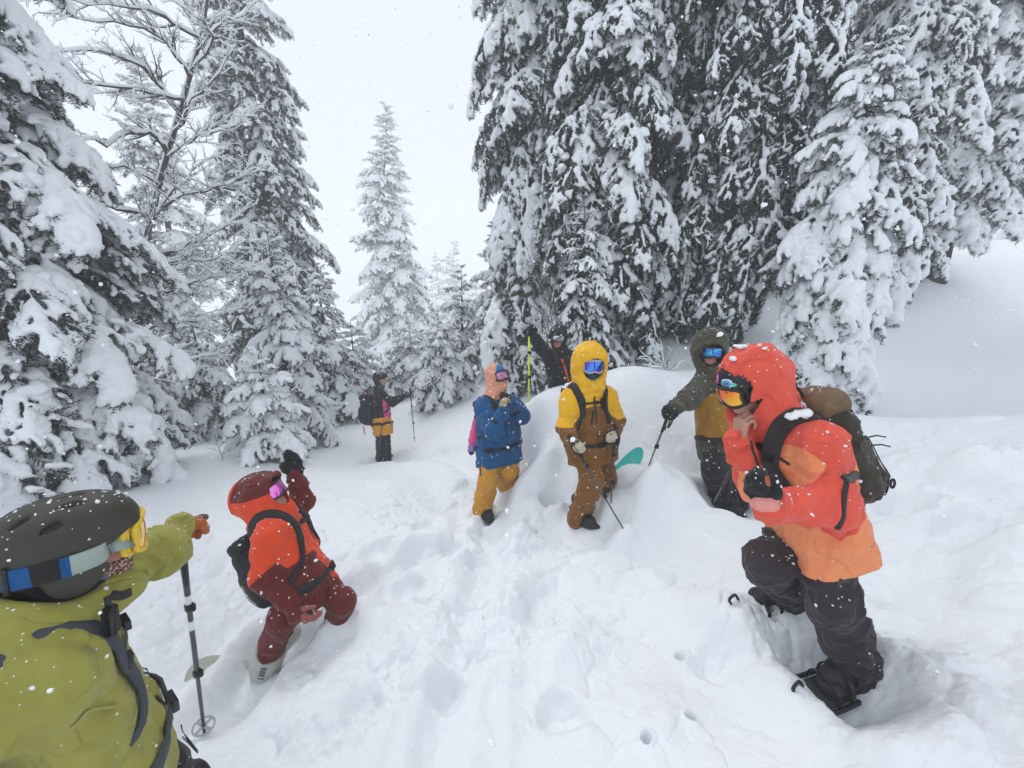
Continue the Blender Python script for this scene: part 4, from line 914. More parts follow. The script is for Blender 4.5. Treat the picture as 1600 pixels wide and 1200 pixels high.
# ---- lime jacket, pointing with a pole
def lime():
    p = Person('person in a lime jacket and dark helmet pointing with a ski pole', dict(
        head=(-1.175, .965, 1.55, 0), neck=(-1.20, .93, 1.41, 0), chest=(-1.275, .91, 1.18, 0), pelvis=(-1.25, .93, .86, 0),
        SR=(-1.13, .80, 1.335, 0), SL=(-1.42, 1.0, 1.34, 0), ER=(-1.26, .56, 1.17, 0), WR=(-1.10, .34, 1.24, 0), EL=(250, 862, 1.5), WL=(279, 828, 1.64),
        HR=(-1.20, .85, .82, 0), HL=(-1.31, 1.02, .82, 0), KR=(-1.10, .86, .46, 0), KL=(-1.2, 1.06, .46, 0), AR=(-1.16, .84, .08, 0), AL=(-1.28, 1.05, .06, 0)),
        (.46, .88, -.10), h=.0085, skin=(.50, .235, .17))
    J = p.J
    hl = hand_of(p, 'L', P(300, 812, 1.76) - J['WL'], (.1, .2, -1), .9, fc=[.12, .9, 1.2, 1.3], thumb=.9)
    hr = hand_of(p, 'R', A(.7, -.6, .3), A(.3, .3, -1), 1.0, thumb=.8)
    p.body([hl, hr], h=.007)
    lime_m = mat_cloth('lime_shell', (.315, .30, .062), (.03, .03, .03))
    def ex(fld):   # the hood lies folded behind the neck
        R = p.Rt
        fld.ell(J['neck'] - R[:, 1] * .095 + R[:, 2] * .055, R, (.13, .115, .075), .045); fld.cone(J['neck'] + R @ A(.10, -.03, -.01), J['neck'] + R @ A(.05, .11, .01), .06, .045, .04); fld.cone(J['neck'] + R @ A(-.10, -.03, -.01), J['neck'] + R @ A(-.05, .11, .01), .06, .045, .04)
        fld.ell(J['neck'] + R @ A(0, .0, .125), R, (.105, .115, .10), .02, True)
    p.jacket(lime_m, tr=.108, ar=.071, hem=.14, fold=.018, extra=ex, wr=.056)
    p.trousers(M_TRB); [p.boot(q, M_RUB) for q in 'RL']
    tan = mat_cloth('tan_leather', lin(170, 88, 30), (.02, .02, .02), rough=.6)
    p.glove(hl, J['WL'], J['EL'], tan, 1.2, zone=lambda V: ((V - J['WL']) @ nrm(P(300, 812, 1.76) - J['WL'])) - .115, cuff=.03, cr=.042, label='tan leather glove with dark fingertips')
    p.glove(hr, J['WR'], J['ER'], tan, 1.2, cuff=.05)
    # balaclava under the helmet, beard, helmet, goggles
    bal = mat_cloth('dark_knit', (.012, .011, .016), (.16, .15, .2)); H = p.H
    fld = Field(*bounds([p.hc, J['neck']], .17), .007)
    fld.ell(H(0, -.016, .02), p.Rh, (.086, .104, .10), 0); fld.cone(H(0, -.03, -.05), J['neck'] + A(0, 0, -.02), .082, .095, .04); fld.cone(H(0, .02, -.12), J['neck'] + p.Rt[:, 1] * .04, .065, .08, .03)
    fld.ell(H(0, .10, -.045), p.Rh, (.075, .085, .095), .006, True); fld.rough(.006, 22, .05, 2)
    for e in range(5): fld.cone(H(.11, -.02 + .02 * e, -.07 - .018 * e), H(.04, .07, -.12 - .006 * e), .006, .004, .006, sub=True)
    V, F = fld.mesh(); p.surf.append((V, F))
    q = (V - p.hc) @ p.Rh; z = .018 - np.abs(q[:, 1] - .035 - .25 * (q[:, 2] + .1)) + .012 * np.sin(q[:, 2] * 160) - 2. * np.clip(q[:, 2] + .02, 0, 1); obj('balaclava', V, F, bal, p.root, zone=z)
    fld = Field(*bounds([p.hc], .17), .006); fld.ell(H(0, .045, -.09), p.Rh, (.062, .062, .056), 0); fld.cone(H(.05, .03, -.06), H(.056, .01, -.0), .022, .014, .02); fld.cone(H(-.05, .03, -.06), H(-.056, .01, 0), .022, .014, .02)
    fld.cone(H(-.03, .098, -.040), H(.03, .098, -.040), .009, .009, .01); fld.ell(H(0, .112, -.058), p.Rh, (.02, .014, .008), .004, True); fld.rough(.016, 55, .05, 3)
    V, F = fld.mesh(); m, t, b = new_mat('frosted_beard'); n = tex(t, 130, 4); t.links.new(ramp(t, n.outputs[0], [(.42, lin(96, 52, 36)), (.52, lin(150, 100, 80)), (.62, (.7, .68, .68))]), b.inputs['Base Color']); b.inputs['Roughness'].default_value = .9; bump(t, b, n.outputs[0], .9, .01)
    obj('beard', V, F, m, p.root)
    hm = mat_plain('olive_helmet_shell', (.040, .038, .027), .62, sc=9, var=.15, bs=.08); p.helmet(hm, .116, .146, .104, h=.006)
    lens = mat_lens('amber_lens', [(0, (.75, .30, .02)), (.5, (.95, .52, .03)), (1, (.9, .62, .08))]); fr = mat_plain('yellow_goggle_frame', (.70, .47, .03), .45, sc=10)
    st = mat_cloth('striped_goggle_strap', (.33, .40, .36), (.008, .085, .26), (.015, .015, .015))
    g, so = p.goggles(lens, fr, st, wide=1.06, z=.012, hz=.05, y0=.058, field=p.hf, sw=.052)
    k = np.repeat(np.arange(41), 6); z = np.where((k < 9) | (k > 31), -.5, .5); z = np.where(((k >= 10) & (k <= 12)) & (np.tile(np.arange(6), 41) % 5 != 0), 1.5, z)
    at = so.data.attributes.new('zone', 'FLOAT', 'POINT'); at.data.foreach_set('value', z.astype(np.float32))
    pts, nn = p.strap_pts
    for i in (15, 17):
        mb = MB(); b = pts[i]; nv = nrm(nn[i]); t = nrm(pts[i + 1] - pts[i - 1]); mb.ribbon([b + p.Rh[:, 2] * z_ + nv * .004 for z_ in np.linspace(-.034, .034, 5)], [nv] * 5, .012, .006); mb.build('strap_clip', M_BLACKP, g)
    mb = MB(); b = np.array(pts[20]); mb.tube(smooth_path([b + p.Rh @ A(.03, -.01, .02), b + p.Rh @ A(.03, -.035, .0), b + p.Rh @ A(.0, -.04, -.03), b + p.Rh @ A(.0, -.02, -.06)], 12), .004, 6); mb.build('helmet_loop', M_BLACKP, p.root)
    p.backpack('grey strapped backpack worn over the lime jacket', M_BLACK, (.30, .17, .46), tr=.15, strap_m=M_GREY, off=.03, sw=.058, sxo=.055)
    # chest pockets, seams and the little gadgets by the collar
    L_ = lambda nm, pts, m, **k: p.line(nm, [p.hit(*q[:2]) for q in pts], m, **k)
    L_('pocket_zip', [(196, 985, 1.0), (205, 1025, 1.02), (228, 1042, 1.05), (248, 1075, 1.06), (258, 1100, 1.07)], M_BLACKP, wd=.014)
    L_('pocket_zip', [(245, 1050, 1.06), (265, 1075, 1.08), (270, 1120, 1.1)], M_BLACKP, wd=.010)
    L_('seam', [(110, 1135, .98), (180, 1105, 1.02), (270, 1110, 1.1)], lime_m, wd=.008, th=.003)
    tb, g = p.fld.snap(P(208, 958, 1.06), .03); mb = MB(); d = nrm(A(.1, 0, 1)); sd = nrm(np.cross(d, g)); mb.box(tb, np.stack([sd, d, np.cross(sd, d)], 1), (.017, .042, .014), bev=.5); mb.tube([tb + d * .04, tb + d * .07], .007, 8); mb.build('radio', M_BLACKP, p.root)
    L_('hem_cord', [(272, 1140, 1.12), (288, 1155, 1.13), (300, 1180, 1.14)], M_BLACKP, wd=.008, off=.02)
    L_('collar_tab', [(172, 930, 1.03), (185, 932, 1.04), (200, 925, 1.05)], M_BLACKP, wd=.022, off=.004)
    p.flakes(1000, .0034, 1, .35)
    pole('black trekking pole held by the lime jacket, leaning over the cream board', P(282, 838, 1.7), P(320, 1150, 2.04), M_ALU, grip_l=.2, bands=((.30, M_FLAKE), (.42, M_FLAKE)), strap=False, r=.0095, basket=.045, basket_m=mat_plain('grey_basket', (.35, .37, .38), .5))
    return p

# ---- red and maroon suit, arm in the air
def red():
    D = 2.72
    p = Person('person in a red and maroon suit leaning back with one black mitten raised', dict(
        head=(416, 777, D), neck=(424, 812, D), chest=(446, 845, D), pelvis=(480, 915, D + .02),
        SR=(422, 832, D - .16), SL=(452, 812, D + .18), ER=(412, 900, D - .2), WR=(462, 955, D - .22), EL=(472, 782, D + .30), WL=(462, 740, D + .32),
        HR=(468, 912, D - .08), HL=(492, 908, D + .1), KR=(442, 965, D - .14), AR=(418, 1030, D + .0), TR=(410, 1062, D + .12), KL=(534, 940, D - .02), AL=(522, 1000, D + .16)),
        (.84, .0, .45), (-.45, 0, .9), h=.010)
    J = p.J
    hr = hand_of(p, 'R', P(486, 972, D - .24) - J['WR'], (.3, .6, .1), .7, fc=[.7, .85, .95, 1.05], thumb=.8); hl = hand_of(p, 'L', P(457, 716, D + .32) - J['WL'], (.3, -1, 0), .35)
    p.body([hr, hl], h=.008)
    RED, MAR = (.74, .066, .016), (.135, .016, .013)
    m = mat_cloth('red_shell', RED, MAR)
    def zone(V):
        fore = np.full(len(V), -1.)
        for q in 'RL':
            a, b = J['E' + q], J['W' + q]; d = nrm(b - a); t = (V - a) @ d; r = np.linalg.norm(V - a - t[:, None] * d, axis=1); fore = np.maximum(fore, np.where(r < .13, t + (.0 if q == 'R' else .25), -1))
        lp = (V - p.hc) @ p.Rh; hd = np.minimum(lp[:, 2] - .055 + .25 * lp[:, 1], .2 - np.linalg.norm(lp, axis=1))
        tp = (V - J['chest']) @ p.Rt; side = np.minimum(np.minimum(-.13 - tp[:, 2], tp[:, 0] - .045 - .2 * (tp[:, 2] + .2)), .30)
        return np.maximum(np.maximum(fore, hd), side)
    p.jacket(m, zone, tr=.108, ar=.068, hood=dict(sx=.138, sy=.17, sz=.152, y=-.045, ow=.084, oh=.10, oy=.15), hem=.13, hr=.118, fold=.017)
    mt = mat_cloth('maroon_trousers', MAR); p.trousers(mt, (.09, .08, .075), hemr=.086)
    bm = mat_plain('pale_boot_shell', (.50, .51, .47), .5, sc=20); p.boot('R', bm, shaft=.2); p.boot('L', bm)
    p.glove(hl, J['WL'], J['EL'], G_BLACK, 2.0, zone=None, cuff=.06); pinkg = mat_cloth('pink_lined_glove', (.33, .10, .09), (.35, .2, .2)); p.glove(hr, J['WR'], J['ER'], pinkg, 1.05, cuff=.03, pad=.002, label='dusty pink thin glove')
    lens = mat_lens('magenta_lens', [(0, (.35, .05, .5)), (.5, (.75, .12, .6)), (1, (.95, .35, .75))]); p.goggles(lens, M_BLACKP, None, hz=.046, y0=.05)
    p.backpack('black snow dusted backpack on the red and maroon suit', M_BLACK, (.29, .16, .44), up=.02, tr=.112, strap_m=M_BLACK, sw=.07)
    # letters down the pale gaiter of the rear boot
    a, k_ = J['AR'], J['KR']; d = nrm(a - k_); cam_d_ = nrm(CAM - a); g_ = nrm(cam_d_ - d * (cam_d_ @ d)); sd = np.cross(g_, d)
    gt = Field(*bounds([a, a - d * .2, a + d * .08], .15), .008); gt.cone(a - d * .12, a + d * .07, .103, .094, 0); gt.rough(.003, 25, .04); gt.plane_cut(a - d * .09, -d, .005); V, F = gt.mesh(); obj('gaiter', V, F, bm, p.root)
    letters(p.root, 'BURT', a - d * .075 + g_ * .0, d, sd, g_, gt, .030, M_BLACKP)
    p.flakes(260, .0065, 2)
    t_ = ground_hit(296, 1060) + A(0, 0, .06)
    board('cream snowboard tip poking from the snow beside the trekking pole', t_, ground_hit(402, 1062) - A(0, 0, .05), .27, mat_plain('cream_board', (.60, .60, .50), .35, sc=5), nrm(A(.1, -.5, 1)), M_BLACKP)
    return p

def letters(parent, txt, c, along, sd, out, fld, h, mat):
    """stroke letters lying on a curved surface, one mesh for the print"""
    G = {'B': [[(0, 0), (0, 1), (.45, 1), (.6, .8), (.45, .55), (0, .5)], [(.45, .52), (.65, .28), (.45, 0), (0, 0)]], 'U': [[(0, 1), (0, .2), (.15, 0), (.45, 0), (.6, .2), (.6, 1)]],
         'R': [[(0, 0), (0, 1), (.45, 1), (.6, .78), (.45, .5), (0, .5)], [(.3, .5), (.6, 0)]], 'T': [[(0, 1), (.7, 1)], [(.35, 1), (.35, 0)]]}
    mb = MB()
    for i, ch in enumerate(txt):
        for st in G[ch]:
            pts = []
            for a, b in zip(st[:-1], st[1:]): pts += [(a[0] + (b[0] - a[0]) * t, a[1] + (b[1] - a[1]) * t) for t in (0, .5)]
            pts.append(st[-1]); w3 = [fld.snap(c + along * (i * h * 1.25 + x * h) + sd * ((y - .5) * h) + out * .09, .0015) for x, y in pts]
            mb.ribbon([q for q, _ in w3], [g for _, g in w3], h * .17, .002)
    return mb.build('lettering', mat, parent)

def board(label, tip, tail, wd, mat, up, edge_m, cat='snowboard', name='snowboard', face=None):
    """nose of a board: outline with a round tip, cambered, real thickness"""
    ax = tail - tip; L = np.linalg.norm(ax); ax = ax / L; up = nrm(up - ax * (up @ ax)); sd = np.cross(ax, up); root = thing(name, label, cat, tail)
    prof = [(0, .0), (.01, .28), (.03, .5), (.07, .72), (.12, .87), (.18, .97), (.26, 1.0), (.5, .93), (1, .9)]; s_ = np.linspace(0, 1, 30) ** 1.6; wv = np.interp(s_ * L, [q[0] * .9 for q in prof], [q[1] for q in prof]) * wd / 2; V = []
    n = 7
    for q in (0, 1):
        for i, e in enumerate(s_):
            lift = .07 * max(0, 1 - e * L / .22) ** 2
            for j in range(n): x = (j / (n - 1) * 2 - 1); V.append(tip + ax * e * L + sd * wv[i] * x + up * (lift - .07 - q * .010))
    o_ = 30 * n; I = lambda i, j, q: q * o_ + i * n + j; F = []; M_ = []
    for i in range(29):
        for j in range(n - 1): F.append((I(i, j, 0), I(i, j + 1, 0), I(i + 1, j + 1, 0), I(i + 1, j, 0))); F.append((I(i, j, 1), I(i + 1, j, 1), I(i + 1, j + 1, 1), I(i, j + 1, 1))); M_ += [0, 0]
        for j in (0, n - 1): F.append((I(i, j, 0), I(i + 1, j, 0), I(i + 1, j, 1), I(i, j, 1))); M_.append(1)
    o = obj('deck', np.array(V), F, [mat, edge_m], root, midx=M_)
    return root, tip, ax, sd, up

# ---- pink chested skier far down the slope
def far():
    D = 8.0
    p = Person('person in a black jacket with a pink chest panel standing far down the slope', dict(
        head=(595, 594, D), neck=(592, 610, D), chest=(595, 630, D), pelvis=(597, 664, D), SR=(594, 617, D - .15), SL=(594, 617, D + .2), ER=(613, 628, D - .15), WR=(630, 619, D - .15), EL=(592, 640, D + .3), WL=(598, 658, D + .2),
        HR=(595, 668, D - .1), HL=(601, 668, D + .1), KR=(596, 690, D - .12), KL=(602, 690, D + .1), AR=(596, 713, D - .1), AL=(603, 712, D + .1)), (.92, -.3, -.05), h=.014)
    J = p.J; hr = hand_of(p, 'R', A(1, 0, .2), (0, 1, -.4), 1.0); hl = hand_of(p, 'L', A(.3, -.2, -1), (0, -1, .2), 1.0); p.body([hr, hl], h=.011)
    m = mat_cloth('black_pink_shell', (.014, .014, .015), (.62, .07, .24), (.72, .32, .02))
    def zone(V):
        q = (V - J['chest']) @ p.Rt; at = p.arm_vs_torso(V); z = np.minimum(np.minimum(q[:, 1] - .035, .07 - q[:, 2]), at + .03)
        return np.where(q[:, 2] < -.28, 1.5, np.minimum(z, .9))
    p.jacket(m, zone, tr=.125, ar=.078, hem=.19); p.trousers(M_TRB, (.11, .1, .1)); [p.boot(q, M_RUB) for q in 'RL']
    tg = mat_cloth('dark_teal_glove', (.02, .05, .06)); p.glove(hr, J['WR'], J['ER'], tg, 1.3, h=.008, cuff=.05); p.glove(hl, J['WL'], J['EL'], tg, 1.3, h=.008, cuff=.05)
    hm = mat_plain('black_helmet_shell', (.012, .012, .013), .5, sc=9); p.helmet(hm, .125, .15, .12, h=.009)
    fld = Field(*bounds([p.hc, J['neck']], .18), .009); fld.cone(p.H(0, -.0, -.09), J['neck'], .085, .1, .03); fld.ell(p.H(0, -.06, -.04), p.Rh, (.09, .07, .08), .03); fld.rough(.005, 20, .05); V, F = fld.mesh()
    obj('neck_gaiter', V, F, mat_cloth('teal_gaiter', (.03, .12, .13), (.012, .012, .013)), p.root, zone=.02 - ((V - p.hc) @ p.Rh)[:, 1])
    p.backpack('navy backpack of the far skier with an orange tag', mat_cloth('navy_pack', (.014, .017, .035)), (.34, .24, .56), up=.0, tr=.13, belt_r=.17)
    c, fl = p.pk; mb = MB(); a, g = fl.snap(c + p.Rt @ A(.05, -.05, .3), .005); mb.ribbon([a, a + A(-.01, 0, .07), a + A(.02, 0, .13)], [(0, -1, 0)] * 3, .03, .006); a, g = fl.snap(c + p.Rt @ A(.12, -.1, -.28), .01); mb.ribbon([a, a + A(.01, -.01, -.1), a + A(.02, -.01, -.17)], [(0, -1, 0)] * 3, .025, .006)
    mb.build('orange_tag', mat_cloth('orange_tape', (.8, .2, .08)), p.root); p.flakes(110, .011, 3)
    pole('ski pole in the outstretched hand of the far skier', P(641, 611, D - .15), P(648, 690, D - .2)); pole('ski pole with a red basket in front of the far skier', P(598, 655, D - .2), P(588, 738, D - .45), basket_m=mat_plain('red_basket', (.6, .05, .04)), basket=.05)

# ---- blue jacket, hands at the chin
def blue():
    D = 4.6
    p = Person('person in a blue jacket and ochre trousers holding both hands to the chin', dict(
        head=(777, 589, D), neck=(768, 618, D), chest=(776, 648, D), pelvis=(779, 700, D + .03), SR=(757, 634, D - .08), SL=(799, 630, D + .16), ER=(771, 673, D - .27), WR=(787, 641, D - .3), EL=(816, 650, D - .03), WL=(797, 632, D - .2),
        HR=(766, 706, D - .03), HL=(794, 704, D + .1), KR=(762, 752, D - .14), KL=(796, 735, D - .02), AR=(754, 793, D - .05), TR=(770, 808, D - .22), AL=(793, 757, D + .22)), (.62, -.68, .36), h=.011)
    J = p.J; hr = hand_of(p, 'R', P(786, 614, D - .26) - J['WR'], (.4, .7, .5), .9); hl = hand_of(p, 'L', P(790, 616, D - .22) - J['WL'], (-.7, .4, .3), .7); p.body([hr, hl])
    p.jacket(mat_cloth('blue_shell', (.008, .085, .235)), None, tr=.135, ar=.085, hem=.17, fold=.016); oc = mat_cloth('ochre_trousers', (.62, .29, .035)); p.trousers(oc, (.115, .105, .10), hemr=.112, fold=.016)
    p.boot('R', M_RUB); p.boot('L', M_RUB)
    tp = mat_cloth('tan_palm_glove', (.012, .012, .013), (.42, .34, .16)); p.glove(hr, J['WR'], J['ER'], tp, 1.3, zone=lambda V: (V - J['WR']) @ nrm(P(786, 614, D - .26) - J['WR']) - .035, cuff=.15, cr=.074); p.glove(hl, J['WL'], J['EL'], G_BLACK, 1.3, cuff=.15, cr=.074)
    # peach balaclava over a blue helmet front
    H = p.H; fld = Field(*bounds([p.hc, J['neck']], .2), .009); fld.ell(H(0, -.02, .02), p.Rh, (.118, .138, .138), 0); fld.cone(H(0, -.02, -.06), J['neck'] + p.Rt[:, 1] * .02, .1, .1, .05, fold=.008, freq=24); fld.cone(H(0, .05, -.12), J['neck'] + p.Rt[:, 1] * .06, .05, .075, .04)
    fld.ell(H(0, .14, .02), p.Rh, (.078, .10, .105), .008, True); fld.rough(.006, 16, .05); V, F = fld.mesh(); p.surf.append((V, F)); obj('balaclava', V, F, mat_cloth('peach_fleece', (.78, .34, .22)), p.root)
    fld = Field(*bounds([p.hc], .2), .008); fld.ell(H(0, -.005, .045), p.Rh, (.095, .118, .105), 0); fld.plane_cut(H(0, .02, .03), p.Rh @ nrm(A(0, .3, -1)), .01); V, F = fld.mesh(); obj('helmet', V, F, mat_plain('blue_helmet_shell', (.01, .17, .42), .4), p.root)
    p.goggles(mat_lens('pink_lens', [(0, (.20, .05, .22)), (.45, (.62, .22, .45)), (.7, (.35, .12, .3)), (1, (.7, .4, .6))], .12), M_BLACKP, None, hz=.05, z=-.005, y0=.055)
    p.backpack('slim black backpack on the blue jacket', M_BLACK, (.28, .15, .50), up=.02, tr=.14, belt_r=.18, sternum=False); p.flakes(190, .008, 4)
    p.line('thigh_zip', [p.hit(752, 728, p.tf), p.hit(751, 736, p.tf), p.hit(752, 744, p.tf)], M_BLACKP, wd=.014, field=p.tf); p.line('hood_roll', [p.T(.12, -.10, .17), p.T(.0, -.15, .17), p.T(-.12, -.10, .17)], mat_cloth('blue_collar', (.007, .075, .21)), wd=.09, th=.05)
    # pink sleeve and lilac glove that hang beside the jacket
    c = P(742, 668, D + .12); e = P(739, 692, D + .05); root = thing('glove', 'pink cuffed lilac glove hanging behind the blue jacket', 'glove', e)
    fld = Field(*bounds([c, e], .12), .008); fld.cone(c + A(.03, 0, .07), e + A(.01, 0, .03), .05, .062, .01, fold=.008, freq=24); V, F = fld.mesh(); obj('cuff', V, F, mat_cloth('hot_pink_cloth', (.85, .09, .30)), root)
    fld = Field(*bounds([e], .17), .007); hc_ = hand_cones(e + A(0, 0, .02), A(-.2, -.1, -1), A(0, -1, .1), A(1, 0, 0), .6, .95)
    for a, b, ra, rb in hc_: fld.cone(a, b, ra * 1.3, rb * 1.3, .008)
    V, F = fld.mesh(); obj('hand_shell', V, F, mat_cloth('lilac_glove', (.42, .28, .62), (.05, .04, .1)), root, zone=((V - e)[:, 2] + .06) * -1 - .03)

# ---- yellow and brown suit
def yellow():
    D = 3.8
    p = Person('person in a yellow hood and brown suit standing with two ski poles', dict(
        head=(922, 569, D - .05), neck=(919, 604, D), chest=(918, 638, D), pelvis=(924, 695, D + .03), SR=(891, 623, D - .02), SL=(948, 617, D + .08), ER=(884, 668, D - .06), WR=(896, 692, D - .25), EL=(961, 655, D + .05), WL=(960, 674, D - .13),
        HR=(911, 700, D - .02), HL=(938, 699, D + .1), KR=(925, 752, D - .14), AR=(905, 806, D + .02), TR=(925, 812, D - .12), KL=(946, 748, D + .12), AL=(938, 800, D + .42)), (.16, -.96, -.12), h=.010)
    J = p.J; hr = hand_of(p, 'R', P(914, 708, D - .42) - J['WR'], (.2, .5, -.8), 1.1, thumb=.8); hl = hand_of(p, 'L', P(957, 690, D - .22) - J['WL'], (-.9, .3, .2), 1.1, thumb=.8); p.body([hr, hl])
    Y_, B_ = (.88, .455, .010), (.215, .088, .016); m = mat_cloth('yellow_brown_shell', Y_, B_)
    up = p.Rt[:, 2]
    def zone(V):
        q = (V - J['chest']) @ p.Rt; at = p.arm_vs_torso(V); lim = np.where(at > 0, -.0 + .0 * q[:, 0], -.075); lim = lim - .02 * (q[:, 0] > .0); return lim + .03 - q[:, 2] if True else 0
    def zone(V):
        q = (V - J['chest']) @ p.Rt; s_ = np.clip(np.abs(q[:, 0]) / .16, 0, 1.3); return (.035 - .085 * s_ ** 2 - .03 * (q[:, 0] > .12)) - q[:, 2]
    p.jacket(m, zone, tr=.125, ar=.08, hood=dict(sx=.165, sy=.17, sz=.178, y=-.03, z=.025, oh=.108, oy=.155, ow=.10, oz=-.012, cav=(.12, .14, .14)), hem=.16, fold=.015); p.trousers(mat_cloth('brown_trousers', B_), (.108, .098, .094), hemr=.105, fold=.016)
    p.boot('R', M_RUB); p.boot('L', M_RUB)
    for q, hh, dr in (('R', hr, P(914, 708, D - .42)), ('L', hl, P(957, 690, D - .22))):
        dd = nrm(dr - J['W' + q]); pn = nrm(np.cross(dd, A(0, 0, 1))) ; p.glove(hh, J['W' + q], J['E' + q], G_BLACK, 1.45, zone=lambda V, dd=dd, q=q: np.minimum((V - J['W' + q]) @ dd - .05, .075 - np.linalg.norm(V - J['W' + q] - dd * .11 + A(0, .0, -.025), axis=1)) - .012, cuff=.11, cr=.06, label='black mitten with a cream palm')
    H = p.H; lens = mat_lens('blue_mirror_lens', [(0, (.10, .02, .45)), (.35, (.05, .07, .8)), (.55, (.06, .35, .9)), (.8, (.12, .08, .75)), (1, (.3, .05, .5))]); p.goggles(lens, mat_plain('white_goggle_frame', (.5, .45, .5), .4), None, hz=.057, wide=1.06, y0=.055)
    fld = Field(*bounds([p.hc], .2), .008); fld.ell(H(0, .03, -.085), p.Rh, (.064, .078, .06), 0); fld.cone(H(0, .0, -.1), J['neck'], .08, .09, .03); fld.rough(.006, 22, .05); V, F = fld.mesh(); obj('neck_gaiter', V, F, mat_cloth('teal_gaiter', (.012, .085, .10)), p.root)
    fld = Field(*bounds([p.hc], .2), .008)      # blond hair at the cheeks
    for q in (-1, 1):
        for e in range(4): fld.tube([H(q * .078, .05 + .008 * e, .0), H(q * (.083 + .004 * e), .06 + .007 * e, -.06), H(q * (.07 + .008 * e), .075, -.125)], [.010, .011, .004], .006)
    V, F = fld.mesh(); obj('hair', V, F, mat_plain('blond_hair', (.5, .38, .22), .7, sc=90, bs=.6), p.root)
    fld = Field(*bounds([p.hc], .2), .008); fld.ell(H(0, .0, .04), p.Rh, (.094, .115, .095), 0); fld.plane_cut(H(0, .02, .045), p.Rh @ nrm(A(0, .2, -1)), .01); V, F = fld.mesh(); obj('beanie', V, F, mat_cloth('pale_knit', (.55, .55, .56)), p.root)
    p.backpack('black backpack with snow on its lid, worn on the yellow and brown suit', M_BLACK, (.30, .2, .48), up=.06, tr=.13, sw=.07, belt_r=.17); c, fl = p.pk
    p.caps([(c + p.Rt @ A(.02, -.02, .27), .07), (c + p.Rt @ A(.09, .02, .255), .055), (p.T(.12, -.06, .175), .05), (c + p.Rt @ A(-.06, -.03, .265), .05)], 5)
    # chest gadgets and zip
    sn, g = p.fld.snap(p.T(-.085, .15, .05), .02); mb = MB(); mb.box(sn, p.Rt, (.025, .02, .05), bev=.5); mb.tube(smooth_path([sn + A(0, -.01, .05), sn + A(.02, -.03, .09), sn + A(.0, -.02, .13)], 8), .008, 6); mb.build('radio', M_BLACKP, p.root)
    p.line('zip', [p.T(0, .16, .12), p.T(0, .17, .0), p.T(0, .17, -.12)], M_BLACKP, wd=.012); p.line('pocket_zip', [p.T(.02, .17, -.0), p.T(.035, .17, -.06), p.T(.05, .17, -.12)], M_BLACKP, wd=.022); p.line('pocket_flap', [p.T(.15, .1, -.16), p.T(.09, .15, -.19), p.T(.03, .17, -.17)], mat_cloth('brown_flap', B_), wd=.03, th=.006)
    p.flakes(260, .0065, 5)
    pole('ski pole slanting across the brown trouser leg', P(893, 688, D - .3), P(976, 830, D - .45), basket=.0, grip_l=.16); pole('upright ski pole held at the left hip of the brown suit', P(960, 672, D - .18), P(954, 802, D - .1), basket=.0)
    t0, t1 = ground_hit(1003, 722), ground_hit(958, 752); ax0 = nrm(t0 - t1)
    root, tip, ax, sd, up2 = board('turquoise ski tip with a small pale emblem poking from the snow', t1 + ax0 * .34 + A(0, 0, .16), t1 - ax0 * .25 - A(0, 0, .08), .17, mat_plain('turquoise_ski', (.06, .62, .56), .35, sc=8, var=.06), nrm(A(-.25, -.85, .8)), M_BLACKP, 'ski', 'ski')
    c = tip + ax * .12 - up2 * .062; mb = MB(); mb.tube([c + (ax * math.cos(t) * .028 + sd * math.sin(t) * .028) for t in np.linspace(0, 6.283, 15)], .005, 5, cap=False); mb.tube([c + ax * .006 + sd * .008, c + ax * .006 + sd * .012], .005, 5); mb.tube([c + ax * .006 - sd * .008, c + ax * .006 - sd * .012], .005, 5); mb.build('emblem', M_CREAM, root)
    return p

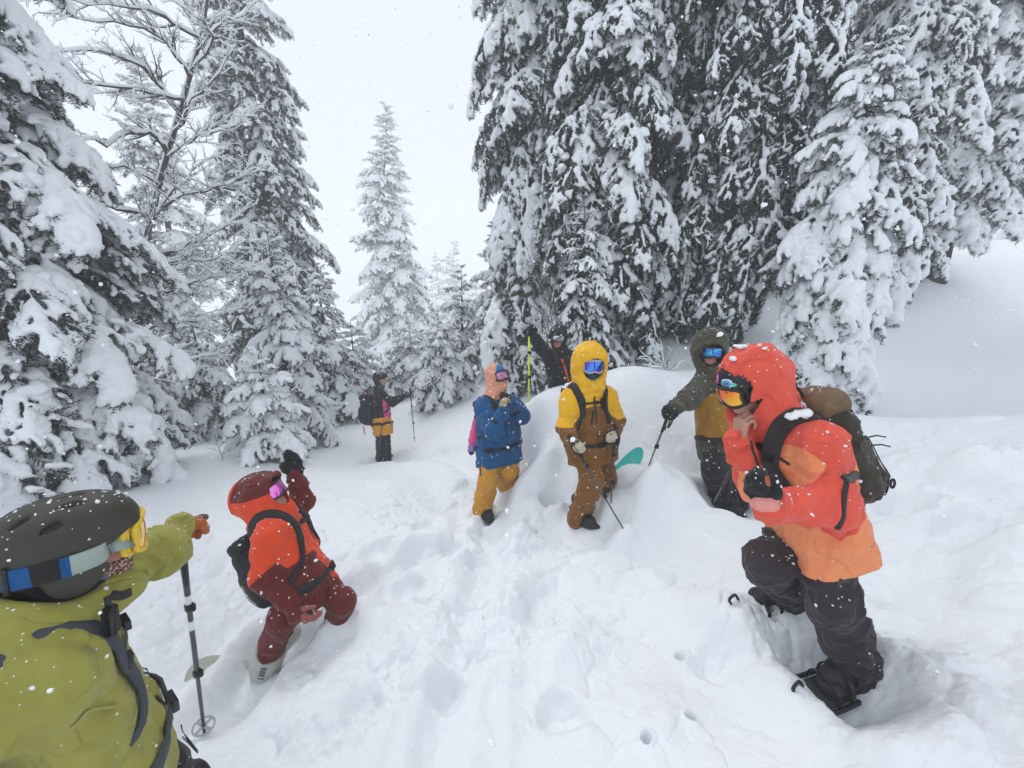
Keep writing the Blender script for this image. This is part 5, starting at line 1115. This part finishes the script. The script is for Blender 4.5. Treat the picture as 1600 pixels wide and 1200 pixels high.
# ---- black jacket behind the mound
def black():
    D = 5.35
    p = Person('person in a black jacket behind the snow mound lifting a bright yellow pole', dict(
        head=(872, 528, D), neck=(876, 549, D), chest=(880, 573, D), pelvis=(886, 624, D + .1), SR=(860, 557, D), SL=(894, 558, D + .08), ER=(848, 545, D - .05), WR=(832, 523, D - .1), EL=(910, 588, D), WL=(905, 610, D - .2),
        HR=(878, 630, D + .1), HL=(895, 630, D + .1), KR=(878, 672, D + .1), KL=(896, 672, D + .1), AR=(878, 712, D + .15), AL=(896, 712, D + .15)), (-.15, -.97, -.06), h=.012, skin=(.6, .28, .2))
    J = p.J; hr = hand_of(p, 'R', A(-.2, 0, 1), (-.3, -1, 0), 1.0); hl = hand_of(p, 'L', A(-.2, -.4, -1), (-1, 0, .2), 1.0); p.body([hr, hl])
    m = mat_cloth('black_red_shell', (.016, .016, .02), (.6, .09, .03))
    def zone(V):
        q = (V - J['chest']) @ p.Rt; return np.minimum(np.minimum(.014 - np.abs(np.abs(q[:, 0] + .02) - .055 - .12 * q[:, 2]), q[:, 1] - .05), .15 - np.abs(q[:, 2] + .03))
    p.jacket(m, zone, tr=.12, ar=.075); p.trousers(M_TRB); [p.boot(q, M_RUB) for q in 'RL']
    p.glove(hr, J['WR'], J['ER'], G_BLACK, 1.4, h=.008, cuff=.08); p.glove(hl, J['WL'], J['EL'], G_BLACK, 1.4, h=.008)
    p.helmet(mat_plain('black_helmet_shell', (.012, .012, .013), .45), .118, .142, .118); p.goggles(mat_lens('silver_lens', [(0, (.05, .05, .06)), (.35, (.5, .52, .55)), (.5, (.1, .1, .11)), (.7, (.7, .72, .75)), (1, (.06, .06, .07))]), M_BLACKP, M_BLACK, y0=.058, field=p.hf, hz=.044)
    H = p.H; fld = Field(*bounds([p.hc, J['neck']], .18), .009); fld.cone(H(0, -.01, -.1), J['neck'], .09, .11, .03); fld.ell(H(0, .1, -.07), p.Rh, (.05, .06, .05), .01, True); V, F = fld.mesh(); obj('neck_gaiter', V, F, M_BLACK, p.root)
    p.backpack('dark pack half hidden behind the yellow hood', M_BLACK, (.3, .18, .44), tr=.125, belt=False); p.flakes(120, .009, 6)
    pole('bright yellow ski pole held upright before the dark trees', P(827, 516, D - .1), P(826, 632, D - .12), mat_plain('neon_yellow_paint', (.62, .85, .03), .35), r=.012, basket=0, strap=False)

# ---- olive hood and mustard chest
def olive():
    D = 3.8
    p = Person('person in an olive hood and mustard jacket reaching out to plant a ski pole', dict(
        head=(1110, 547, D - .05), neck=(1118, 585, D), chest=(1124, 620, D), pelvis=(1132, 682, D + .02), SR=(1097, 603, D - .03), SL=(1150, 603, D + .1), ER=(1076, 624, D - .22), WR=(1053, 637, D - .38), EL=(1166, 650, D), WL=(1158, 692, D - .15),
        HR=(1118, 688, D), HL=(1144, 688, D + .08), KR=(1116, 732, D - .15), KL=(1146, 738, D - .05), AR=(1132, 782, D + .0), AL=(1150, 788, D + .1)), (-.22, -.94, -.16), h=.010, skin=(.55, .27, .2))
    J = p.J; hr = hand_of(p, 'R', P(1040, 643, D - .46) - J['WR'], (-.2, .4, -1), 1.15, thumb=.9); hl = hand_of(p, 'L', A(0, -.3, -1), (-1, 0, 0), 1.0); p.body([hr, hl])
    m = mat_cloth('olive_mustard_shell', (.060, .058, .038), (.33, .165, .016))
    def zone(V):
        q = (V - J['chest']) @ p.Rt; at = p.arm_vs_torso(V, .09); lw = np.maximum(-.31 - q[:, 2], 0); z = np.minimum(np.minimum(at, .06 - q[:, 2]), q[:, 2] + .335)
        dia = .055 - np.maximum(np.abs(q[:, 0] + .09) * .8, np.abs(q[:, 2] + .02) * .55) ; return np.minimum(z, -dia)
    p.jacket(m, zone, tr=.135, ar=.08, hood=dict(sx=.152, sy=.175, sz=.17, y=-.035, ow=.096, oh=.112, oy=.155, oz=-.012, cav=(.115, .145, .14)), hem=.17, fold=.015); p.trousers(M_TRB, (.115, .105, .10), fold=.02); [p.boot(q, M_RUB) for q in 'RL']
    p.glove(hr, J['WR'], J['ER'], G_BLACK, 1.35, cuff=.06); p.glove(hl, J['WL'], J['EL'], G_BLACK, 1.35)
    p.goggles(mat_lens('violet_blue_lens', [(0, (.16, .05, .3)), (.4, (.03, .2, .75)), (.6, (.04, .5, .85)), (.8, (.05, .1, .6)), (1, (.02, .3, .35))]), M_BLACKP, None, hz=.047, y0=.055)
    H = p.H; fld = Field(*bounds([p.hc], .2), .008); fld.ell(H(0, -.0, .05), p.Rh, (.098, .12, .098), 0); fld.plane_cut(H(0, .02, .048), p.Rh @ nrm(A(0, .2, -1)), .01); V, F = fld.mesh(); obj('helmet', V, F, mat_plain('dark_helmet_shell', (.012, .012, .013), .45), p.root)
    fld = Field(*bounds([J['neck'], p.hc], .18), .008); fld.cone(H(0, .015, -.13), J['neck'] + p.Rt[:, 1] * .03, .07, .095, .03, fold=.012, freq=28); fld.rough(.012, 26, .05); V, F = fld.mesh(); p.surf.append((V, F)); obj('scarf', V, F, M_BLACK, p.root)
    p.line('zip', [p.T(0, .17, .05), p.T(.005, .18, -.1), p.T(0, .18, -.27)], M_BLACKP, wd=.013); p.line('pocket_zip', [p.T(.05, .17, .06), p.T(.055, .18, -.01), p.T(.05, .18, -.06)], M_BLACKP, wd=.013); p.line('pocket_zip', [p.T(-.16, .1, -.08), p.T(-.10, .16, -.09), p.T(-.04, .18, -.075)], M_BLACKP, wd=.012)
    sn, g = p.fld.snap(p.T(.05, .16, .11), .01); mb = MB(); [mb.box(sn + p.Rt @ A(.03 * i, .01, -.02 * i), p.Rt, (.03, .016, .024), bev=.4) for i in (-1, 0, 1)]; mb.build('camera_harness', M_BLACKP, p.root)
    pts = [p.fld.snap(J['pelvis'] + p.Rt @ A(math.sin(a) * .2, math.cos(a) * .2, .02), .004) for a in np.linspace(-1.9, 1.9, 24)]; mb = MB(); mb.ribbon([q for q, _ in pts], [g for _, g in pts], .045, .01); mb.build('belt', M_BLACK, p.root)
    p.flakes(230, .0065, 7)
    pole('ski pole with a dangling wrist loop planted by the olive sleeve', P(1046, 644, D - .44), P(1012, 732, D - .25), basket=0)
    pole('ski pole slanting down beside the black trousers', P(1146, 728, D - .55), P(1115, 785, D - .75), basket=0, strap=False)

# ---- coral and orange jacket, close on the right
def coral():
    D = 1.93
    p = Person('person in a coral and orange hooded jacket with a hand at the mouth', dict(
        head=(1166, 606, D), neck=(1212, 655, D), chest=(1232, 712, D - .02), pelvis=(1282, 822, D), SL=(1278, 690, D - .17), SR=(1204, 684, D + .22), EL=(1303, 792, D - .24), WL=(1202, 788, D - .33), ER=(1180, 752, D + .02), WR=(1155, 690, D - .03),
        HL=(1288, 838, D - .08), HR=(1252, 832, D + .14), KL=(1302, 940, D - .12), AL=(1338, 1036, D - .02), TL=(1270, 1062, D - .10), KR=(1200, 880, D + .02), AR=(1238, 928, D + .36), TR=(1160, 925, D + .30)), (-.92, -.14, -.42), h=.0085, skin=(.50, .27, .19), hs=.94)
    J = p.J
    hr = hand_of(p, 'R', P(1160, 640, D - .05) - J['WR'], A(.9, .1, .1), .85, fc=[1.0, 1.1, 1.2, 1.25], thumb=.5, s=1.1); hl = hand_of(p, 'L', P(1178, 752, D - .34) - J['WL'] + A(-.02, 0, 0), A(.3, .5, .6), .9); p.body([hr, hl], h=.0065)
    m = mat_cloth('coral_orange_shell', (.76, .095, .060), (.94, .29, .125))
    def zone(V):
        q = (V - J['chest']) @ p.Rt; at = p.arm_vs_torso(V, .085); body = np.minimum(at, .035 - q[:, 2]); hd = -.06 - q[:, 2] + 0 * at
        e, w_ = J['ER'], J['WR']; d = nrm(w_ - e); t = (V - e) @ d; r = np.linalg.norm(V - e - t[:, None] * d, axis=1); fore = np.where(r < .12, np.minimum(.1 - t, (V - e) @ A(.2, -1, 0)), -1)
        return np.maximum(np.maximum(body, np.where(q[:, 2] < -.33, 1., -1.) * np.minimum(1, np.maximum(.02, np.abs(q[:, 2] + .33)))), fore)
    def zone(V):
        q = (V - J['chest']) @ p.Rt; at = p.arm_vs_torso(V, .075); body = np.minimum(at, np.clip((q[:, 1] + .03) / .07, 0, 1) * .12 - .02 - q[:, 2])
        e, w_ = J['ER'], J['WR']; d = nrm(w_ - e); t = (V - e) @ d; r = np.linalg.norm(V - e - t[:, None] * d, axis=1); fore = np.where(r < .11, np.minimum(.10 - t, -(V - e)[:, 1] - .01), -1)
        return np.maximum(body, fore)
    p.jacket(m, zone, tr=.115, ar=.077, hood=dict(sx=.14, sy=.175, sz=.168, y=-.055, z=.03, oy=.118, oz=.0, ow=.105, oh=.148, cav=(.118, .14, .15), brim=0), hem=.12, hr=.145, fold=.016, wr=.056)
    tm = mat_cloth('charcoal_trousers', (.034, .028, .034)); p.trousers(tm, (.102, .094, .09), fold=.022, hemr=.12)
    bl = p.boot('L', M_RUB, h=.006); br = p.boot('R', M_RUB, h=.006)
    p.glove(hl, J['WL'], J['EL'], G_BLACK, 1.22, cuff=.07, h=.005)
    cu = Field(*bounds([J['WL'], J['EL']], .12), .006); d = nrm(J['WL'] - J['EL']); cu.cone(J['WL'] - d * .03, J['WL'] + d * .004, .064, .064, 0); cu.rough(.003, 30, .04); V, F = cu.mesh(); obj('cuff_band', V, F, mat_cloth('pale_coral_tape', (.75, .30, .26)), p.root)
    H = p.H; hm = mat_plain('black_helmet_shell', (.013, .013, .016), .4); p.helmet(hm, .106, .130, .112, vents=False, h=.006)
    lens = mat_lens('orange_mirror_lens', [(0, (.9, .5, .03)), (.25, (.9, .42, .02)), (.5, (.88, .20, .02)), (.75, (.8, .09, .04)), (1, (.7, .06, .05))]); p.goggles(lens, M_BLACKP, M_BLACK, hz=.052, wide=1.05, y0=.052, z=.012, field=p.hf)
    # stickers on the helmet front
    def sticker(x, z, w_, h_, mats, shape):
        c, g = p.hf.snap(H(x, .12, z), .002); sx = nrm(np.cross(g, p.Rh[:, 2])) * -1; sz = np.cross(sx, g) * 1; sz = sz if sz @ p.Rh[:, 2] > 0 else -sz
        for k, (sc, mt) in enumerate(mats):
            V = []; n = 24
            for i in range(n):
                a = 2 * math.pi * i / n; rx, rz = math.cos(a), math.sin(a)
                if shape == 'goggle': rz = math.copysign(abs(rz) ** .7, rz) * (1 - .35 * math.exp(-(rx / .3) ** 2) * (rz < 0)); rx = math.copysign(abs(rx) ** .8, rx)
                q, _ = p.hf.snap(c + sx * rx * w_ * sc + sz * rz * h_ * sc, .0022 + .0012 * k); V.append(q)
            q, _ = p.hf.snap(c, .0022 + .0012 * k); V.append(q); V2 = [v - g * .001 for v in V]
            F = [(i, (i + 1) % n, n) for i in range(n)] + [((i + 1) % n, i, i + n + 1, (i + 1) % n + n + 1) for i in range(n)]
            obj('sticker', np.array(V + V2), F, mt, p.hel)
    p.hel = [o for o in p.root.children if o.name.startswith('helmet')][0]
    wh, bl_, pu, pk_ = mat_plain('white_print', (.8, .82, .84), .5), mat_plain('sky_blue_print', (.10, .38, .62), .5), mat_plain('purple_print', (.22, .09, .36), .5), mat_plain('pink_print', (.65, .25, .45), .5)
    sticker(-.035, .092, .030, .020, [(1, wh), (.82, bl_), (.45, mat_plain('deep_blue_print', (.05, .2, .4), .5))], 'goggle'); sticker(.045, .090, .018, .034, [(1, pu), (.8, pk_), (.5, mat_plain('crimson_print', (.4, .04, .1), .5))], 'oval'); sticker(-.082, .10, .014, .009, [(1, mat_plain('green_print', (.1, .5, .35), .5))], 'oval')
    bp = p.backpack('brown grey backpack with snow on top, worn on the coral jacket', mat_cloth('brown_pack', (.040, .036, .026), (.13, .085, .05)), (.30, .17, .52), up=.06, tr=.115, strap_m=mat_cloth('dark_strap', (.028, .024, .024)), off=-.01, sw=.075, belt=False, lid_m=mat_plain('brown_lid', (.16, .10, .055), .85, sc=26, var=.6, bs=.6))
    c, fl = p.pk; R = p.Rt
    top = lambda q, f, o=.004: f.snap(q, o)[0]
    p.caps([(top(c + R @ A(-.05, .06, .285), fl), .04), (top(c + R @ A(.04, .04, .29), fl), .045), (top(p.T(-.12, -.07, .20), p.fld, .016), .035), (top(p.T(-.115, -.03, .205), p.fld, .016), .03), (top(p.H(.03, -.05, .205), p.fld), .014), (top(p.H(-.06, -.09, .18), p.fld), .012), (top(p.H(-.03, .04, .195), p.fld), .013)], 6)
    for e, (y, z, l) in enumerate(((-.12, .02, .07), (-.11, -.02, .06))):
        a, g = fl.snap(c + R @ A(-.02, -.2, z), .0); mb = MB(); mb.tube([a, a + g * l * .8 + A(.02, 0, -.01), a + g * l + A(.05, 0, -.025)], .0035, 6); mb.build('cord', M_BLACKP, bp)
    p.line('flank_strap', [p.hit(1322, 752), p.hit(1318, 790), p.hit(1308, 826)], M_BLACKP, wd=.02); p.line('waist_strap', [p.hit(1338, 742), p.hit(1328, 748), p.hit(1316, 752)], M_BLACKP, wd=.035, th=.01)
    mb = MB(); q = smooth_path([P(1346, 745, D), P(1350, 770, D), P(1347, 800, D)], 12); mb.ribbon(q, [nrm(CAM - v) for v in q], .018, .004); mb.build('loose_strap', M_BLACKP, bp)
    a, g = fl.snap(c + R @ A(-.08, -.2, -.2), .01); mb = MB(); sd = nrm(np.cross(g, A(0, 0, 1))); mb.tube([a + sd * math.cos(t) * .012 + A(0, 0, 1) * math.sin(t) * .02 + g * .006 for t in np.linspace(0, 6.283, 18)], .005, 6, cap=False); mb.build('gear_loop', M_BLACKP, bp)
    p.line('pocket_zip', [p.hit(1197, 704), p.hit(1212, 712), p.hit(1235, 726)], M_BLACKP, wd=.012); p.line('zip_pull', [p.hit(1199, 706), p.hit(1200, 720)], M_BLACKP, wd=.008)
    p.line('lift_cord', [p.hit(1172, 690), p.hit(1180, 715), p.hit(1190, 745)], M_BLACKP, wd=.010, off=.004)
    p.flakes(520, .0046, 8, .3)
    for q, lab in (('L', 'black snowshoe under the planted foot of the charcoal trousers'), ('R', 'black snowshoe under the trailing foot of the charcoal trousers')):
        a = J['A' + q]; t = p.toe(q); d = nrm((t - a) * A(1, 1, .35)); up = nrm(A(0, 0, 1) - d * d[2]); sd = np.cross(d, up); c0 = a - up * .10 + d * .09; root = thing('snowshoe', lab, 'snowshoe', c0, 'snowshoes of the coral jacket'); mb = MB()
        ring = [c0 + d * (math.copysign(abs(math.cos(t_)) ** .7, math.cos(t_)) * .27) + sd * (math.copysign(abs(math.sin(t_)) ** .6, math.sin(t_)) * (.085 + .02 * math.cos(t_))) + up * .05 * max(0, math.cos(t_)) ** 3 for t_ in np.linspace(0, 2 * math.pi, 37)]; mb.tube(ring, .011, 8, cap=False); mb.build('frame', M_BLACKP, root)
        mb = MB(); mb.ribbon([c0 - d * .2, c0, c0 + d * .2], [up] * 3, .14, .008); mb.build('deck', M_RUB, root)
        for e, zz, ww in ((.10, .085, .062), (.03, .105, .066), (-.09, .10, .064)):
            mb = MB(); pts = smooth_path([c0 + d * e - sd * (ww + .012), c0 + d * e - sd * ww + up * zz * .7, c0 + d * e + up * zz, c0 + d * e + sd * ww + up * zz * .7, c0 + d * e + sd * (ww + .012)], 14); nn = [nrm(v - c0 - d * e - up * .02) for v in pts]; mb.ribbon(pts, nn, .022, .006); o = mb.build('binding_strap', M_BLACKP, root)
            mb = MB(); mb.box(pts[4] + nn[4] * .008, np.stack([d, np.cross(nn[4], d), nn[4]], 1), (.018, .022, .007)); mb.build('ratchet', M_BLACKP, o)
        mb = MB(); mb.tube(smooth_path([c0 + d * .27 + up * .05, c0 + d * .30 + up * .09, c0 + d * .27 + up * .12, c0 + d * .24 + up * .08], 10), .008, 6); mb.build('toe_loop', M_BLACKP, root)
GFOOT = []
for fn in (lime, red, far, blue, yellow, black, olive, coral): fn()

# ------------------------------------------------------------------ falling snow: real flakes spread evenly through the air of the clearing
def snowfall(n=14000, seed=3):
    rng = np.random.RandomState(seed); lo, hi = A(-6.5, .25, -1.2), A(6.5, 8.5, 6.2); p = rng.uniform(lo, hi, (n, 3))
    p = p[np.linalg.norm(p - CAM, axis=1) > .85]; p = p[p[:, 2] > gz(p[:, 0], p[:, 1], False) + .02]; n = len(p)
    oc, ff = ICO[0], np.array(ICO[1])
    r = .0036 * np.minimum(np.exp(rng.normal(size=n) * .5), 1.9); V = oc[None] * r[:, None, None] * rng.uniform(.8, 1.2, (n, 12, 1)); ax = rng.normal(size=(n, 3)); ax /= np.linalg.norm(ax, axis=1)[:, None]
    V = V + ax[:, None] * (V @ ax[:, :, None]) * rng.uniform(0, .8, (n, 1, 1)); V = V + p[:, None]
    F = (ff[None] + 12 * np.arange(n)[:, None, None]).reshape(-1, 3)
    o = obj('falling_snow', V.reshape(-1, 3), F, M_FLAKE, kind='stuff'); o['label'] = 'snowflakes drifting down through the clearing'
snowfall()
# ------------------------------------------------------------------ haze of the snowfall
def build_haze():
    lo, hi = A(-140, -140, -45), A(140, 140, 26)
    V = [(x, y, z) for x in (lo[0], hi[0]) for y in (lo[1], hi[1]) for z in (lo[2], hi[2])]
    F = [(0, 1, 3, 2), (4, 6, 7, 5), (0, 4, 5, 1), (2, 3, 7, 6), (0, 2, 6, 4), (1, 5, 7, 3)]
    m = bpy.data.materials.new('haze'); m.use_nodes = True; t = m.node_tree; t.nodes.clear()
    v = N(t, 'ShaderNodeVolumePrincipled'); v.inputs['Color'].default_value = (.97, .98, .99, 1); v.inputs['Density'].default_value = HAZE; v.inputs['Anisotropy'].default_value = 0.
    o_ = N(t, 'ShaderNodeOutputMaterial'); t.links.new(v.outputs[0], o_.inputs['Volume'])
    o = obj('haze', V, F, m, smooth=False, kind='stuff'); o['label'] = 'white snowfall haze filling the air'
HAZE = .0075
build_haze()
